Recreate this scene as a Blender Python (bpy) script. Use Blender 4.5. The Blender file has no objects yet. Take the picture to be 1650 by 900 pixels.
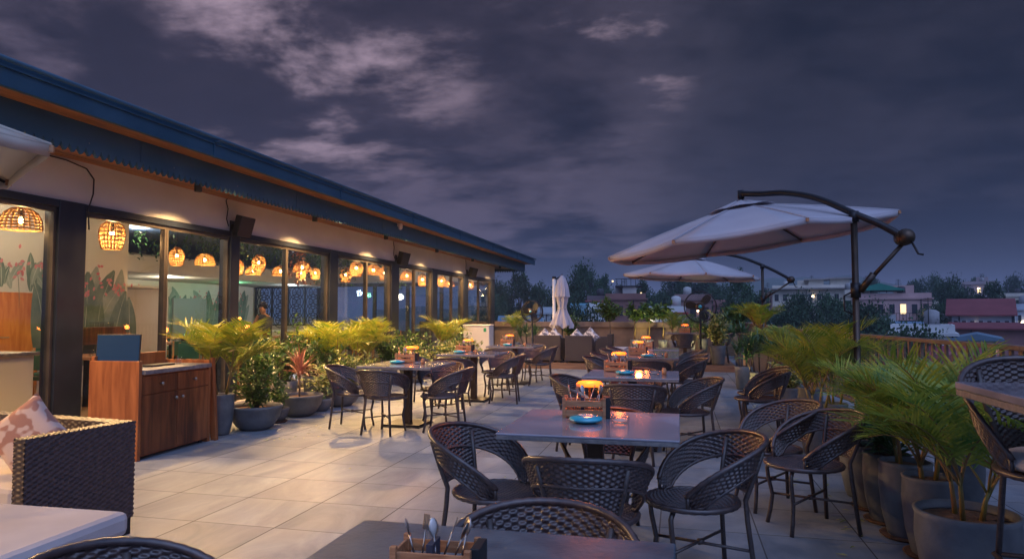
import bpy, math, random
import numpy as np
from mathutils import Vector, Matrix, noise
R_=math.radians; PI=math.pi
scene=bpy.context.scene; COL=scene.collection
# ---------------------------------------------------------------- camera
F=1100.0; HC=1.38
YAW=math.atan(268/F); PIT=math.atan(55/F)
cam=bpy.data.cameras.new('camera'); camo=bpy.data.objects.new('camera',cam); COL.objects.link(camo)
cam.sensor_width=36; cam.lens=36*F/1650; cam.clip_start=.05; cam.clip_end=6000
camo.location=(0,0,HC); camo.rotation_euler=(PI/2+PIT,0,YAW)
cam.dof.use_dof=True; cam.dof.focus_distance=6.0; cam.dof.aperture_fstop=9
scene.camera=camo
# directions in the world (x right along the tables, y along the building, z up)
def ray(px,py):
    a=(px-825)/F; b=(450-py)/F
    c,s=math.cos(YAW),math.sin(YAW); cp,sp=math.cos(PIT),math.sin(PIT)
    return Vector((-s*cp+a*c+b*s*sp, c*cp+a*s-b*c*sp, sp+b*cp))
# ---------------------------------------------------------------- exposure
vs=scene.view_settings; vs.view_transform='Standard'; vs.look='None'; vs.gamma=1; vs.use_curve_mapping=False; vs.exposure=0.0
scene.cycles.use_denoising=True
scene.cycles.max_bounces=8; scene.cycles.transparent_max_bounces=24; scene.cycles.sample_clamp_indirect=4
scene.cycles.caustics_reflective=False; scene.cycles.caustics_refractive=False
# ---------------------------------------------------------------- sky
SUN_EL=R_(-5.0); SUN_AZ=R_(200)
world=bpy.data.worlds.new('World'); scene.world=world; world.use_nodes=True
def build_sky():
    nt=world.node_tree; nt.nodes.clear(); N=nt.nodes.new; L=nt.links.new
    out=N('ShaderNodeOutputWorld'); tc=N('ShaderNodeTexCoord')
    def vm(op,a,b=None):
        n=N('ShaderNodeVectorMath'); n.operation=op
        for i,v in enumerate((a,b)):
            if v is None: continue
            if isinstance(v,(tuple,list)): n.inputs[i].default_value=v
            elif isinstance(v,float): n.inputs[3].default_value=v
            else: L(v,n.inputs[i])
        return n.outputs['Value'] if op in('DOT_PRODUCT','LENGTH') else n.outputs[0]
    def m(op,a,b=0.0,c=0.0,clamp=False):
        n=N('ShaderNodeMath'); n.operation=op; n.use_clamp=clamp
        for i,v in enumerate((a,b,c)):
            if isinstance(v,(int,float)): n.inputs[i].default_value=v
            else: L(v,n.inputs[i])
        return n.outputs[0]
    def mix(f,a,b,mode='MIX'):
        n=N('ShaderNodeMix'); n.data_type='RGBA'; n.blend_type=mode
        if isinstance(f,(int,float)): n.inputs[0].default_value=f
        else: L(f,n.inputs[0])
        for i,v in ((6,a),(7,b)):
            if isinstance(v,tuple): n.inputs[i].default_value=(*v,1)
            else: L(v,n.inputs[i])
        return n.outputs[2]
    def nz(vec,scale,detail,rough,dist=0.0):
        n=N('ShaderNodeTexNoise'); L(vec,n.inputs['Vector']); n.inputs['Scale'].default_value=scale
        n.inputs['Detail'].default_value=detail; n.inputs['Roughness'].default_value=rough; n.inputs['Distortion'].default_value=dist
        return n.outputs['Fac']
    def ramp(f,lo,hi):
        n=N('ShaderNodeMapRange'); n.interpolation_type='SMOOTHSTEP'; L(f,n.inputs[0])
        n.inputs[1].default_value=lo; n.inputs[2].default_value=hi; return n.outputs[0]
    d=vm('NORMALIZE',tc.outputs['Generated'])
    sep=N('ShaderNodeSeparateXYZ'); L(d,sep.inputs[0]); z=sep.outputs[2]
    # cloud deck: project the direction onto a plane overhead so clouds flatten towards the horizon
    den=m('MAXIMUM',m('ADD',z,.16),.05)
    inv=m('DIVIDE',1.0,den)
    sc=N('ShaderNodeVectorMath'); sc.operation='SCALE'; L(d,sc.inputs[0]); L(inv,sc.inputs[3]); p=sc.outputs[0]
    rt=N('ShaderNodeMapping'); L(p,rt.inputs[0]); rt.inputs['Rotation'].default_value=(0,0,R_(-24)); rt.inputs['Scale'].default_value=(.85,1.0,.4); p=rt.outputs[0]
    n1=nz(p,1.15,10,.56,.35)
    n2=nz(p,2.6,10,.58,.15)
    n3=nz(p,.42,2,.5)
    body=m('ADD',m('MULTIPLY',n1,.65),m('MULTIPLY',n2,.35))
    c=ramp(m('ADD',body,m('MULTIPLY',m('SUBTRACT',n3,.5),.8)),.43,.585)
    dk=m('MAXIMUM',ramp(vm('DOT_PRODUCT',d,tuple(ray(800,40).normalized())),.962,.998),m('MULTIPLY',ramp(vm('DOT_PRODUCT',d,tuple(ray(1420,170).normalized())),.93,.998),.8))
    lt=ramp(vm('DOT_PRODUCT',d,tuple(ray(480,230).normalized())),.93,.995)
    c=m('ADD',m('MULTIPLY',c,m('SUBTRACT',1.0,m('MULTIPLY',dk,.62))),m('MULTIPLY',lt,.16))
    fine=nz(p,5.5,8,.6,.2)
    c=m('MULTIPLY',c,m('ADD',m('MULTIPLY',m('SUBTRACT',m('ADD',m('MULTIPLY',n2,.6),m('MULTIPLY',fine,.4)),.5),3.0),.92),0.0,True)
    dark=(.012,.013,.024); light=(.085,.075,.112)
    col=mix(c,dark,light)
    def lobe(v,lo,hi): return ramp(vm('DOT_PRODUCT',d,tuple(Vector(v).normalized())),lo,hi)
    # right-hand side of the sky is darker and bluer
    right=lobe(SKY_R,.80,1.0)
    col=mix(m('MULTIPLY',right,.6),col,(.009,.011,.022))
    # lilac part on the left
    lil=lobe(SKY_L,.78,1.0)
    col=mix(m('MULTIPLY',lil,.55),col,mix(c,(.028,.024,.042),(.120,.088,.130)))
    # breaks in the cloud, brighter pink light
    gap=m('MULTIPLY',lobe(SKY_B,.952,.998),ramp(m('ADD',m('MULTIPLY',n2,.6),m('MULTIPLY',n1,.4)),.46,.62))
    gap2=m('MULTIPLY',lobe(SKY_B2,.990,.9999),ramp(n2,.56,.68))
    col=mix(m('MULTIPLY',m('MAXIMUM',gap,m('MULTIPLY',gap2,.6)),.9),col,(.50,.37,.46))
    # even band of haze at the horizon
    hz=ramp(z,.13,-.02)
    col=mix(m('MULTIPLY',hz,.8),col,(.056,.059,.095))
    # the sky overhead and behind the camera is still bright after sunset
    back=m('MULTIPLY',ramp(vm('DOT_PRODUCT',d,tuple(Vector((.30,-.60,.74)).normalized())),.15,.95),1.0)
    top=ramp(z,.55,.95)
    glow=m('MAXIMUM',m('MULTIPLY',top,.45),back)
    bc=mix(c,(.36,.54,1.08),(.58,.78,1.45))
    col=mix(glow,col,bc)
    b1=N('ShaderNodeBackground'); L(col,b1.inputs[0]); b1.inputs[1].default_value=1.0
    sky=N('ShaderNodeTexSky'); sky.sky_type='NISHITA'; sky.sun_disc=False; sky.sun_elevation=SUN_EL; sky.sun_rotation=SUN_AZ
    b2=N('ShaderNodeBackground'); L(sky.outputs[0],b2.inputs[0]); b2.inputs[1].default_value=.05
    add=N('ShaderNodeAddShader'); L(b1.outputs[0],add.inputs[0]); L(b2.outputs[0],add.inputs[1]); L(add.outputs[0],out.inputs[0])
SKY_R=tuple(ray(1650,150)); SKY_L=tuple(ray(380,150)); SKY_B=tuple(ray(490,-10)); SKY_B2=tuple(ray(985,80))
build_sky()
HAZE=.0006; DLE=400; PLE=20; LLE=9; ULE=75; IN=85
sun=bpy.data.lights.new('sun','SUN'); sun.energy=.5; sun.angle=R_(40); sun.color=(.50,.62,1.0)
so=bpy.data.objects.new('sun',sun); COL.objects.link(so); so.rotation_euler=(R_(38),0,R_(22))
# ---------------------------------------------------------------- materials
def nodes(name):
    m=bpy.data.materials.new(name); m.use_nodes=True; nt=m.node_tree
    return m,nt,nt.nodes['Principled BSDF'],nt.nodes.new,nt.links.new
def mat(name,col,rough=.6,metal=0,col2=None,scale=6,stretch=(1,1,1),bump=0,bscale=60,spec=.5,detail=5,coat=0,lo=.35,hi=.65,trans=0,rand=0,col3=None):
    m,nt,b,N,L=nodes(name)
    b.inputs['Base Color'].default_value=(*col,1); b.inputs['Roughness'].default_value=rough
    b.inputs['Metallic'].default_value=metal; b.inputs['Specular IOR Level'].default_value=spec
    b.inputs['Coat Weight'].default_value=coat
    tc=N('ShaderNodeTexCoord'); mp=N('ShaderNodeMapping'); L(tc.outputs['Object'],mp.inputs[0]); mp.inputs['Scale'].default_value=stretch
    src=None
    if col2:
        n=N('ShaderNodeTexNoise'); L(mp.outputs[0],n.inputs[0]); n.inputs['Scale'].default_value=scale; n.inputs['Detail'].default_value=detail
        r=N('ShaderNodeValToRGB'); L(n.outputs['Fac'],r.inputs[0]); r.color_ramp.elements[0].position=lo; r.color_ramp.elements[1].position=hi
        r.color_ramp.elements[0].color=(*col,1); r.color_ramp.elements[1].color=(*col2,1); src=r.outputs[0]
        if col3: e3=r.color_ramp.elements.new(min(.99,hi+.07)); e3.color=(*col3,1)
        mr=N('ShaderNodeMapRange'); L(n.outputs['Fac'],mr.inputs[0]); mr.inputs[3].default_value=max(0,rough-.1); mr.inputs[4].default_value=min(1,rough+.12)
        L(mr.outputs[0],b.inputs['Roughness'])
    if rand:
        oi=N('ShaderNodeObjectInfo'); hs=N('ShaderNodeHueSaturation'); mr=N('ShaderNodeMapRange'); L(oi.outputs['Random'],mr.inputs[0])
        mr.inputs[3].default_value=1-rand; mr.inputs[4].default_value=1+rand; L(mr.outputs[0],hs.inputs['Value'])
        if src: L(src,hs.inputs['Color'])
        else: hs.inputs['Color'].default_value=(*col,1)
        src=hs.outputs[0]
    if src: L(src,b.inputs['Base Color'])
    if bump:
        n=N('ShaderNodeTexNoise'); L(mp.outputs[0],n.inputs[0]); n.inputs['Scale'].default_value=bscale; n.inputs['Detail'].default_value=4
        bp=N('ShaderNodeBump'); bp.inputs['Strength'].default_value=bump; bp.inputs['Distance'].default_value=.01; L(n.outputs['Fac'],bp.inputs['Height']); L(bp.outputs[0],b.inputs['Normal'])
    if trans:
        t=N('ShaderNodeBsdfTranslucent'); mx=N('ShaderNodeMixShader'); mx.inputs[0].default_value=trans
        if src: L(src,t.inputs[0])
        else: t.inputs[0].default_value=(*col,1)
        L(b.outputs[0],mx.inputs[1]); L(t.outputs[0],mx.inputs[2]); L(mx.outputs[0],nt.nodes['Material Output'].inputs[0])
    return m
def emit(name,col,s):
    m,nt,b,N,L=nodes(name); b.inputs['Base Color'].default_value=(*col,1); b.inputs['Emission Color'].default_value=(*col,1); b.inputs['Emission Strength'].default_value=s
    return m
def wood(name,a,b_,scale=3,stretch=(14,14,1),rough=.4,planks=0,axis=1):
    m,nt,b,N,L=nodes(name)
    tc=N('ShaderNodeTexCoord'); mp=N('ShaderNodeMapping'); L(tc.outputs['Object'],mp.inputs[0]); mp.inputs['Scale'].default_value=stretch
    n=N('ShaderNodeTexNoise'); L(mp.outputs[0],n.inputs[0]); n.inputs['Scale'].default_value=scale; n.inputs['Detail'].default_value=6; n.inputs['Distortion'].default_value=.6
    r=N('ShaderNodeValToRGB'); L(n.outputs['Fac'],r.inputs[0]); r.color_ramp.elements[0].position=.34; r.color_ramp.elements[1].position=.66
    r.color_ramp.elements[0].color=(*a,1); r.color_ramp.elements[1].color=(*b_,1)
    src=r.outputs[0]
    if planks:
        s=N('ShaderNodeSeparateXYZ'); L(tc.outputs['Object'],s.inputs[0])
        d=N('ShaderNodeMath'); d.operation='DIVIDE'; L(s.outputs[axis],d.inputs[0]); d.inputs[1].default_value=planks
        f=N('ShaderNodeMath'); f.operation='FLOOR'; L(d.outputs[0],f.inputs[0])
        wn=N('ShaderNodeTexWhiteNoise'); wn.noise_dimensions='1D'; L(f.outputs[0],wn.inputs['W'])
        hs=N('ShaderNodeHueSaturation'); mr=N('ShaderNodeMapRange'); L(wn.outputs['Value'],mr.inputs[0]); mr.inputs[3].default_value=.6; mr.inputs[4].default_value=1.25
        L(mr.outputs[0],hs.inputs['Value']); L(src,hs.inputs['Color']); src=hs.outputs[0]
    L(src,b.inputs['Base Color']); b.inputs['Roughness'].default_value=rough
    bp=N('ShaderNodeBump'); bp.inputs['Strength'].default_value=.15; bp.inputs['Distance'].default_value=.004; L(n.outputs['Fac'],bp.inputs['Height']); L(bp.outputs[0],b.inputs['Normal'])
    return m
def tile_mat():
    m,nt,b,N,L=nodes('floor_tile')
    g=N('ShaderNodeNewGeometry'); s=N('ShaderNodeSeparateXYZ'); L(g.outputs['Position'],s.inputs[0])
    def mm(op,a,bb=0.0,clamp=False):
        n=N('ShaderNodeMath'); n.operation=op; n.use_clamp=clamp
        for i,v in enumerate((a,bb)):
            if isinstance(v,(int,float)): n.inputs[i].default_value=v
            else: L(v,n.inputs[i])
        return n.outputs[0]
    def line(c,off,size,w):
        f=mm('FRACT',mm('DIVIDE',mm('SUBTRACT',c,off),size)); e=mm('MINIMUM',f,mm('SUBTRACT',1.0,f)); return mm('LESS_THAN',e,w/size/2), mm('FLOOR',mm('DIVIDE',mm('SUBTRACT',c,off),size))
    lx,ix=line(s.outputs[0],TX0,TXS,.009); ly,iy=line(s.outputs[1],TY0,TYS,.007)
    gr=mm('MAXIMUM',lx,ly)
    cmb=N('ShaderNodeCombineXYZ'); L(ix,cmb.inputs[0]); L(iy,cmb.inputs[1])
    wn=N('ShaderNodeTexWhiteNoise'); L(cmb.outputs[0],wn.inputs[0])
    va=N('ShaderNodeVectorMath'); va.operation='MULTIPLY_ADD'; L(wn.outputs['Color'],va.inputs[0]); va.inputs[1].default_value=(9,9,9); L(g.outputs['Position'],va.inputs[2])
    mp=N('ShaderNodeMapping'); L(va.outputs[0],mp.inputs[0]); mp.inputs['Scale'].default_value=(1.0,.45,1); mp.inputs['Rotation'].default_value=(0,0,.6)
    n=N('ShaderNodeTexNoise'); L(mp.outputs[0],n.inputs[0]); n.inputs['Scale'].default_value=2.2; n.inputs['Detail'].default_value=8; n.inputs['Roughness'].default_value=.62; n.inputs['Distortion'].default_value=1.2
    r=N('ShaderNodeValToRGB'); L(n.outputs['Fac'],r.inputs[0]); e=r.color_ramp.elements; e[0].position=.32; e[1].position=.7
    e[0].color=(.14,.175,.22,1); e[1].color=(.30,.33,.37,1)
    n2=N('ShaderNodeTexNoise'); L(g.outputs['Position'],n2.inputs[0]); n2.inputs['Scale'].default_value=.9; n2.inputs['Detail'].default_value=9; n2.inputs['Roughness'].default_value=.7
    hs=N('ShaderNodeHueSaturation'); mr=N('ShaderNodeMapRange'); L(n2.outputs['Fac'],mr.inputs[0]); mr.inputs[1].default_value=.3; mr.inputs[2].default_value=.7; mr.inputs[3].default_value=.66; mr.inputs[4].default_value=1.15
    mv=mm('MULTIPLY',mr.outputs[0],mm('ADD',mm('MULTIPLY',wn.outputs['Value'],.16),.92)); L(mv,hs.inputs['Value']); L(r.outputs[0],hs.inputs['Color'])
    mx=N('ShaderNodeMix'); mx.data_type='RGBA'; L(gr,mx.inputs[0]); L(hs.outputs[0],mx.inputs[6]); mx.inputs[7].default_value=(.06,.065,.075,1)
    L(mx.outputs[2],b.inputs['Base Color'])
    mr2=N('ShaderNodeMapRange'); L(n2.outputs['Fac'],mr2.inputs[0]); mr2.inputs[1].default_value=.3; mr2.inputs[2].default_value=.7; mr2.inputs[3].default_value=.38; mr2.inputs[4].default_value=.62
    L(mm('ADD',mr2.outputs[0],mm('MULTIPLY',gr,.4)),b.inputs['Roughness'])
    bp=N('ShaderNodeBump'); bp.inputs['Strength'].default_value=.5; bp.inputs['Distance'].default_value=.002; bp.invert=True; L(gr,bp.inputs['Height'])
    bp2=N('ShaderNodeBump'); bp2.inputs['Strength'].default_value=.12; bp2.inputs['Distance'].default_value=.004; L(n.outputs['Fac'],bp2.inputs['Height']); L(bp.outputs[0],bp2.inputs['Normal']); L(bp2.outputs[0],b.inputs['Normal'])
    return m
TX0,TXS,TY0,TYS=.47,.605,4.60,.605
def weave_mat(name,a,b_,su,sv,rough=.42):
    # basket weave in object space on flat sides; bump, with shade between the strands painted into the colour
    m,nt,b,N,L=nodes(name)
    tc=N('ShaderNodeTexCoord'); s=N('ShaderNodeSeparateXYZ'); L(tc.outputs['Object'],s.inputs[0])
    def mm(op,x,y=0.0):
        n=N('ShaderNodeMath'); n.operation=op
        for i,v in enumerate((x,y)):
            if isinstance(v,(int,float)): n.inputs[i].default_value=v
            else: L(v,n.inputs[i])
        return n.outputs[0]
    h=mm('ADD',s.outputs[0],s.outputs[1])
    u=mm('MULTIPLY',h,PI/su); v=mm('DIVIDE',s.outputs[2],sv); row=mm('FLOOR',v)
    ph=mm('MULTIPLY',mm('FRACT',mm('MULTIPLY',row,.5)),2*PI)
    over=mm('ADD',mm('MULTIPLY',mm('COSINE',mm('ADD',u,ph)),.5),.5)
    st=mm('SINE',mm('MULTIPLY',mm('FRACT',v),PI))
    hh=mm('MULTIPLY',mm('POWER',st,.5),mm('ADD',mm('MULTIPLY',over,.75),.25))
    bp=N('ShaderNodeBump'); bp.inputs['Strength'].default_value=1; bp.inputs['Distance'].default_value=.006; L(hh,bp.inputs['Height']); L(bp.outputs[0],b.inputs['Normal'])
    mx=N('ShaderNodeMix'); mx.data_type='RGBA'; L(hh,mx.inputs[0]); mx.inputs[6].default_value=(*a,1); mx.inputs[7].default_value=(*b_,1); L(mx.outputs[2],b.inputs['Base Color'])
    b.inputs['Roughness'].default_value=rough
    return m
def glass_mat(name,tint=(.92,.95,.95),ior=1.5):
    m,nt,b,N,L=nodes(name); nt.nodes.remove(b)
    ge=N('ShaderNodeNewGeometry'); vd=N('ShaderNodeVectorMath'); vd.operation='DOT_PRODUCT'; L(ge.outputs['Normal'],vd.inputs[0]); L(ge.outputs['Incoming'],vd.inputs[1])
    def mm(op,a,b_=0.0):
        n=N('ShaderNodeMath'); n.operation=op
        for i,v in enumerate((a,b_)):
            if isinstance(v,(int,float)): n.inputs[i].default_value=v
            else: L(v,n.inputs[i])
        return n.outputs[0]
    r0=((ior-1)/(ior+1))**2
    fr=mm('ADD',mm('MULTIPLY',mm('POWER',mm('SUBTRACT',1.0,mm('ABSOLUTE',vd.outputs['Value'])),5.0),1-r0),r0)
    t=N('ShaderNodeBsdfTransparent'); t.inputs[0].default_value=(*tint,1); g=N('ShaderNodeBsdfGlossy'); g.inputs['Roughness'].default_value=.0
    mx=N('ShaderNodeMixShader'); L(fr,mx.inputs[0]); L(t.outputs[0],mx.inputs[1]); L(g.outputs[0],mx.inputs[2]); L(mx.outputs[0],nt.nodes['Material Output'].inputs[0])
    return m
M=dict(
 tile=tile_mat(),
 white_wall=mat('painted_wall',(.62,.60,.56),.7,col2=(.70,.68,.64),scale=1.5,bump=.1,bscale=40),
 cream=mat('cream_wall',(.62,.56,.46),.7,col2=(.70,.63,.52),scale=1.2),
 blue=mat('blue_fascia',(.030,.095,.155),.5,col2=(.045,.12,.19),scale=2,bump=.05,bscale=8),
 blue2=mat('blue_gutter',(.022,.075,.13),.42,metal=.1,col2=(.032,.095,.16),scale=3),
 navy=mat('navy_column',(.009,.013,.024),.35,col2=(.014,.02,.034),scale=4),
 frame=mat('window_frame',(.055,.045,.04),.4,metal=.4,col2=(.085,.07,.06),scale=4),
 soffit=wood('soffit_wood',(.24,.085,.025),(.42,.17,.055),scale=2,stretch=(12,1,12),planks=.12,axis=0),
 glass=glass_mat('glass'),
 dark=mat('dark_metal',(.018,.018,.022),.38,metal=.6,col2=(.03,.03,.035),scale=8),
 bronze=mat('bronze_metal',(.055,.042,.036),.35,metal=.75,col2=(.085,.06,.045),scale=6),
 black=mat('black_plastic',(.012,.012,.014),.45),
 screen=mat('monitor_screen',(.008,.03,.07),.16,spec=.6),
 concrete=mat('pot_concrete',(.085,.09,.10),.6,col2=(.14,.145,.15),scale=7,bump=.25,bscale=30,rand=.15),
 concrete2=mat('bowl_concrete',(.13,.125,.115),.55,col2=(.20,.19,.175),scale=6,bump=.25,bscale=35,rand=.15),
 soil=mat('soil',(.07,.035,.018),.9,col2=(.16,.075,.035),scale=30,bump=.9,bscale=60),
 wicker=mat('brown_wicker',(.030,.021,.024),.33,col2=(.075,.047,.042),scale=28,spec=.8,rand=.12),
 wleg=mat('wicker_leg',(.035,.027,.027),.4,col2=(.07,.05,.045),scale=60,spec=.6),
 sofa=weave_mat('sofa_weave',(.020,.014,.014),(.075,.048,.042),.022,.012),
 sofa_near=mat('near_sofa_weave',(.035,.026,.030),.34,col2=(.075,.05,.047),scale=30,spec=.7),
 cushion=mat('white_cushion',(.46,.42,.42),.85,col2=(.56,.52,.51),scale=3,bump=.12,bscale=14),
 pillow=mat('patterned_pillow',(.36,.19,.15),.9,col2=(.58,.45,.40),scale=13,detail=1,lo=.47,hi=.53,bump=.1),
 pillow2=mat('grey_print_pillow',(.18,.17,.20),.9,col2=(.66,.62,.60),scale=14,detail=1,lo=.46,hi=.54),
 stone=mat('table_stone',(.19,.18,.22),.16,col2=(.30,.285,.33),scale=4,detail=8,spec=.9,coat=.6,lo=.3,hi=.7),
 stone_edge=mat('table_edge',(.12,.115,.12),.5,col2=(.22,.20,.19),scale=20,bump=.5,bscale=40),
 stone0=mat('blue_slate_top',(.045,.07,.095),.42,col2=(.085,.12,.15),scale=9,detail=8,bump=.15,bscale=50),
 cab=wood('cabinet_wood',(.09,.024,.008),(.27,.085,.026),scale=1.7,stretch=(9,9,1),planks=.13,axis=1),
 cabside=wood('cabinet_side_wood',(.19,.055,.016),(.36,.125,.042),scale=1.7,stretch=(9,9,1),rough=.45),
 crate=wood('crate_wood',(.30,.12,.05),(.50,.24,.11),scale=8,stretch=(1,8,8),rough=.6),
 deck=wood('deck_wood',(.17,.085,.05),(.30,.17,.10),scale=2,stretch=(1,14,14),planks=.14,axis=1,rough=.5),
 teal=mat('teal_ceramic',(.02,.30,.42),.18,coat=.5,col2=(.03,.40,.52),scale=10),
 steel=mat('cutlery_steel',(.36,.33,.31),.3,metal=1),
 napkin=mat('dark_napkin',(.03,.035,.06),.9),
 canvas=mat('parasol_canvas',(.50,.47,.52),.85,col2=(.58,.55,.59),scale=1.5,bump=.35,bscale=5,trans=.3),
 canvas2=mat('warm_canvas',(.60,.54,.46),.85,col2=(.66,.60,.52),scale=2.5,bump=.1,bscale=20,trans=.25),
 palm=mat('palm_leaf',(.07,.18,.03),.42,col2=(.36,.40,.05),scale=9,hi=.62,col3=(.34,.20,.07),trans=.35,rand=.2,spec=.5),
 palmy=mat('yellow_palm_leaf',(.13,.23,.02),.42,col2=(.42,.40,.04),scale=9,hi=.62,col3=(.40,.22,.06),trans=.35,rand=.15),
 leaf=mat('shrub_leaf',(.035,.095,.018),.38,col2=(.12,.20,.035),scale=9,trans=.25,rand=.2),
 leafd=mat('dark_strap_leaf',(.025,.08,.03),.35,col2=(.07,.16,.05),scale=6,trans=.2,rand=.2),
 leafv=mat('variegated_leaf',(.09,.17,.03),.4,col2=(.52,.50,.17),scale=16,trans=.25,lo=.42,hi=.58),
 leafr=mat('red_cordyline_leaf',(.30,.085,.06),.4,col2=(.50,.24,.14),scale=8,trans=.2),
 cane=mat('palm_cane',(.16,.15,.03),.5,col2=(.24,.12,.045),scale=9),
 bark=mat('bark',(.07,.05,.04),.9,col2=(.13,.10,.08),scale=12,bump=.6,bscale=30),
 tleaf=mat('tree_foliage',(.018,.055,.030),.7,col2=(.045,.10,.045),scale=.6,rand=.25,trans=.1),
 rattan=mat('rattan_shade',(.55,.26,.07),.5,col2=(.75,.42,.14),scale=20,trans=.3),
 whiteshade=mat('white_mesh_shade',(.75,.72,.70),.5,trans=.3),
 bulb=emit('bulb',(1,.62,.24),55),
 lamp=emit('lamp_glow',(1,.17,.012),2.6),
 dl=emit('downlight_lens',(1,.72,.42),12),
 mural=mat('mural_green',(.10,.15,.11),.8,col2=(.20,.25,.18),scale=3.5),
 mural2=mat('mural_pale_green',(.22,.28,.22),.8,col2=(.36,.38,.30),scale=4),
 muralp=mat('mural_pink',(.60,.12,.15),.8,col2=(.70,.30,.28),scale=6),
 orange_wood=wood('orange_door_wood',(.50,.17,.04),(.70,.30,.09),scale=1.5,stretch=(8,8,1)),
 muralv=mat('mural_vein',(.45,.48,.38),.8),
 grey=mat('grey_door',(.30,.30,.27),.5),
 iceil=mat('dark_blue_ceiling',(.05,.10,.22),.5),
 ifloor=wood('interior_floor',(.16,.09,.05),(.26,.16,.09),scale=2,stretch=(6,1,6),rough=.3),
 lattice=mat('lattice_metal',(.02,.022,.026),.5),
 green=mat('green_upholstery',(.03,.14,.09),.8),
 appl=mat('appliance_white',(.66,.60,.55),.4,col2=(.72,.66,.60),scale=2),
 sticker=mat('green_sticker',(.03,.30,.12),.5),
 para=mat('parapet_paint',(.15,.105,.085),.75,col2=(.27,.19,.14),scale=2,bump=.1),
 rail=wood('rail_wood',(.13,.075,.055),(.22,.14,.105),scale=2,stretch=(8,1,8),rough=.4),
 skin=mat('skin',(.42,.22,.14),.55), hair=mat('hair',(.012,.01,.01),.6), shirt=mat('dark_shirt',(.05,.06,.085),.85,col2=(.07,.08,.11),scale=30),
 clearglass=glass_mat('clear_glass',(.95,.95,.95),1.45),
 ceramic=mat('pale_ceramic',(.6,.58,.55),.25),
 concretefloor=mat('terrain_ground',(.04,.06,.03),.95,col2=(.09,.09,.06),scale=.02,detail=8),
 hill=mat('hill_forest',(.030,.052,.036),.95,col2=(.045,.075,.05),scale=.012,detail=9),
)
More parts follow.
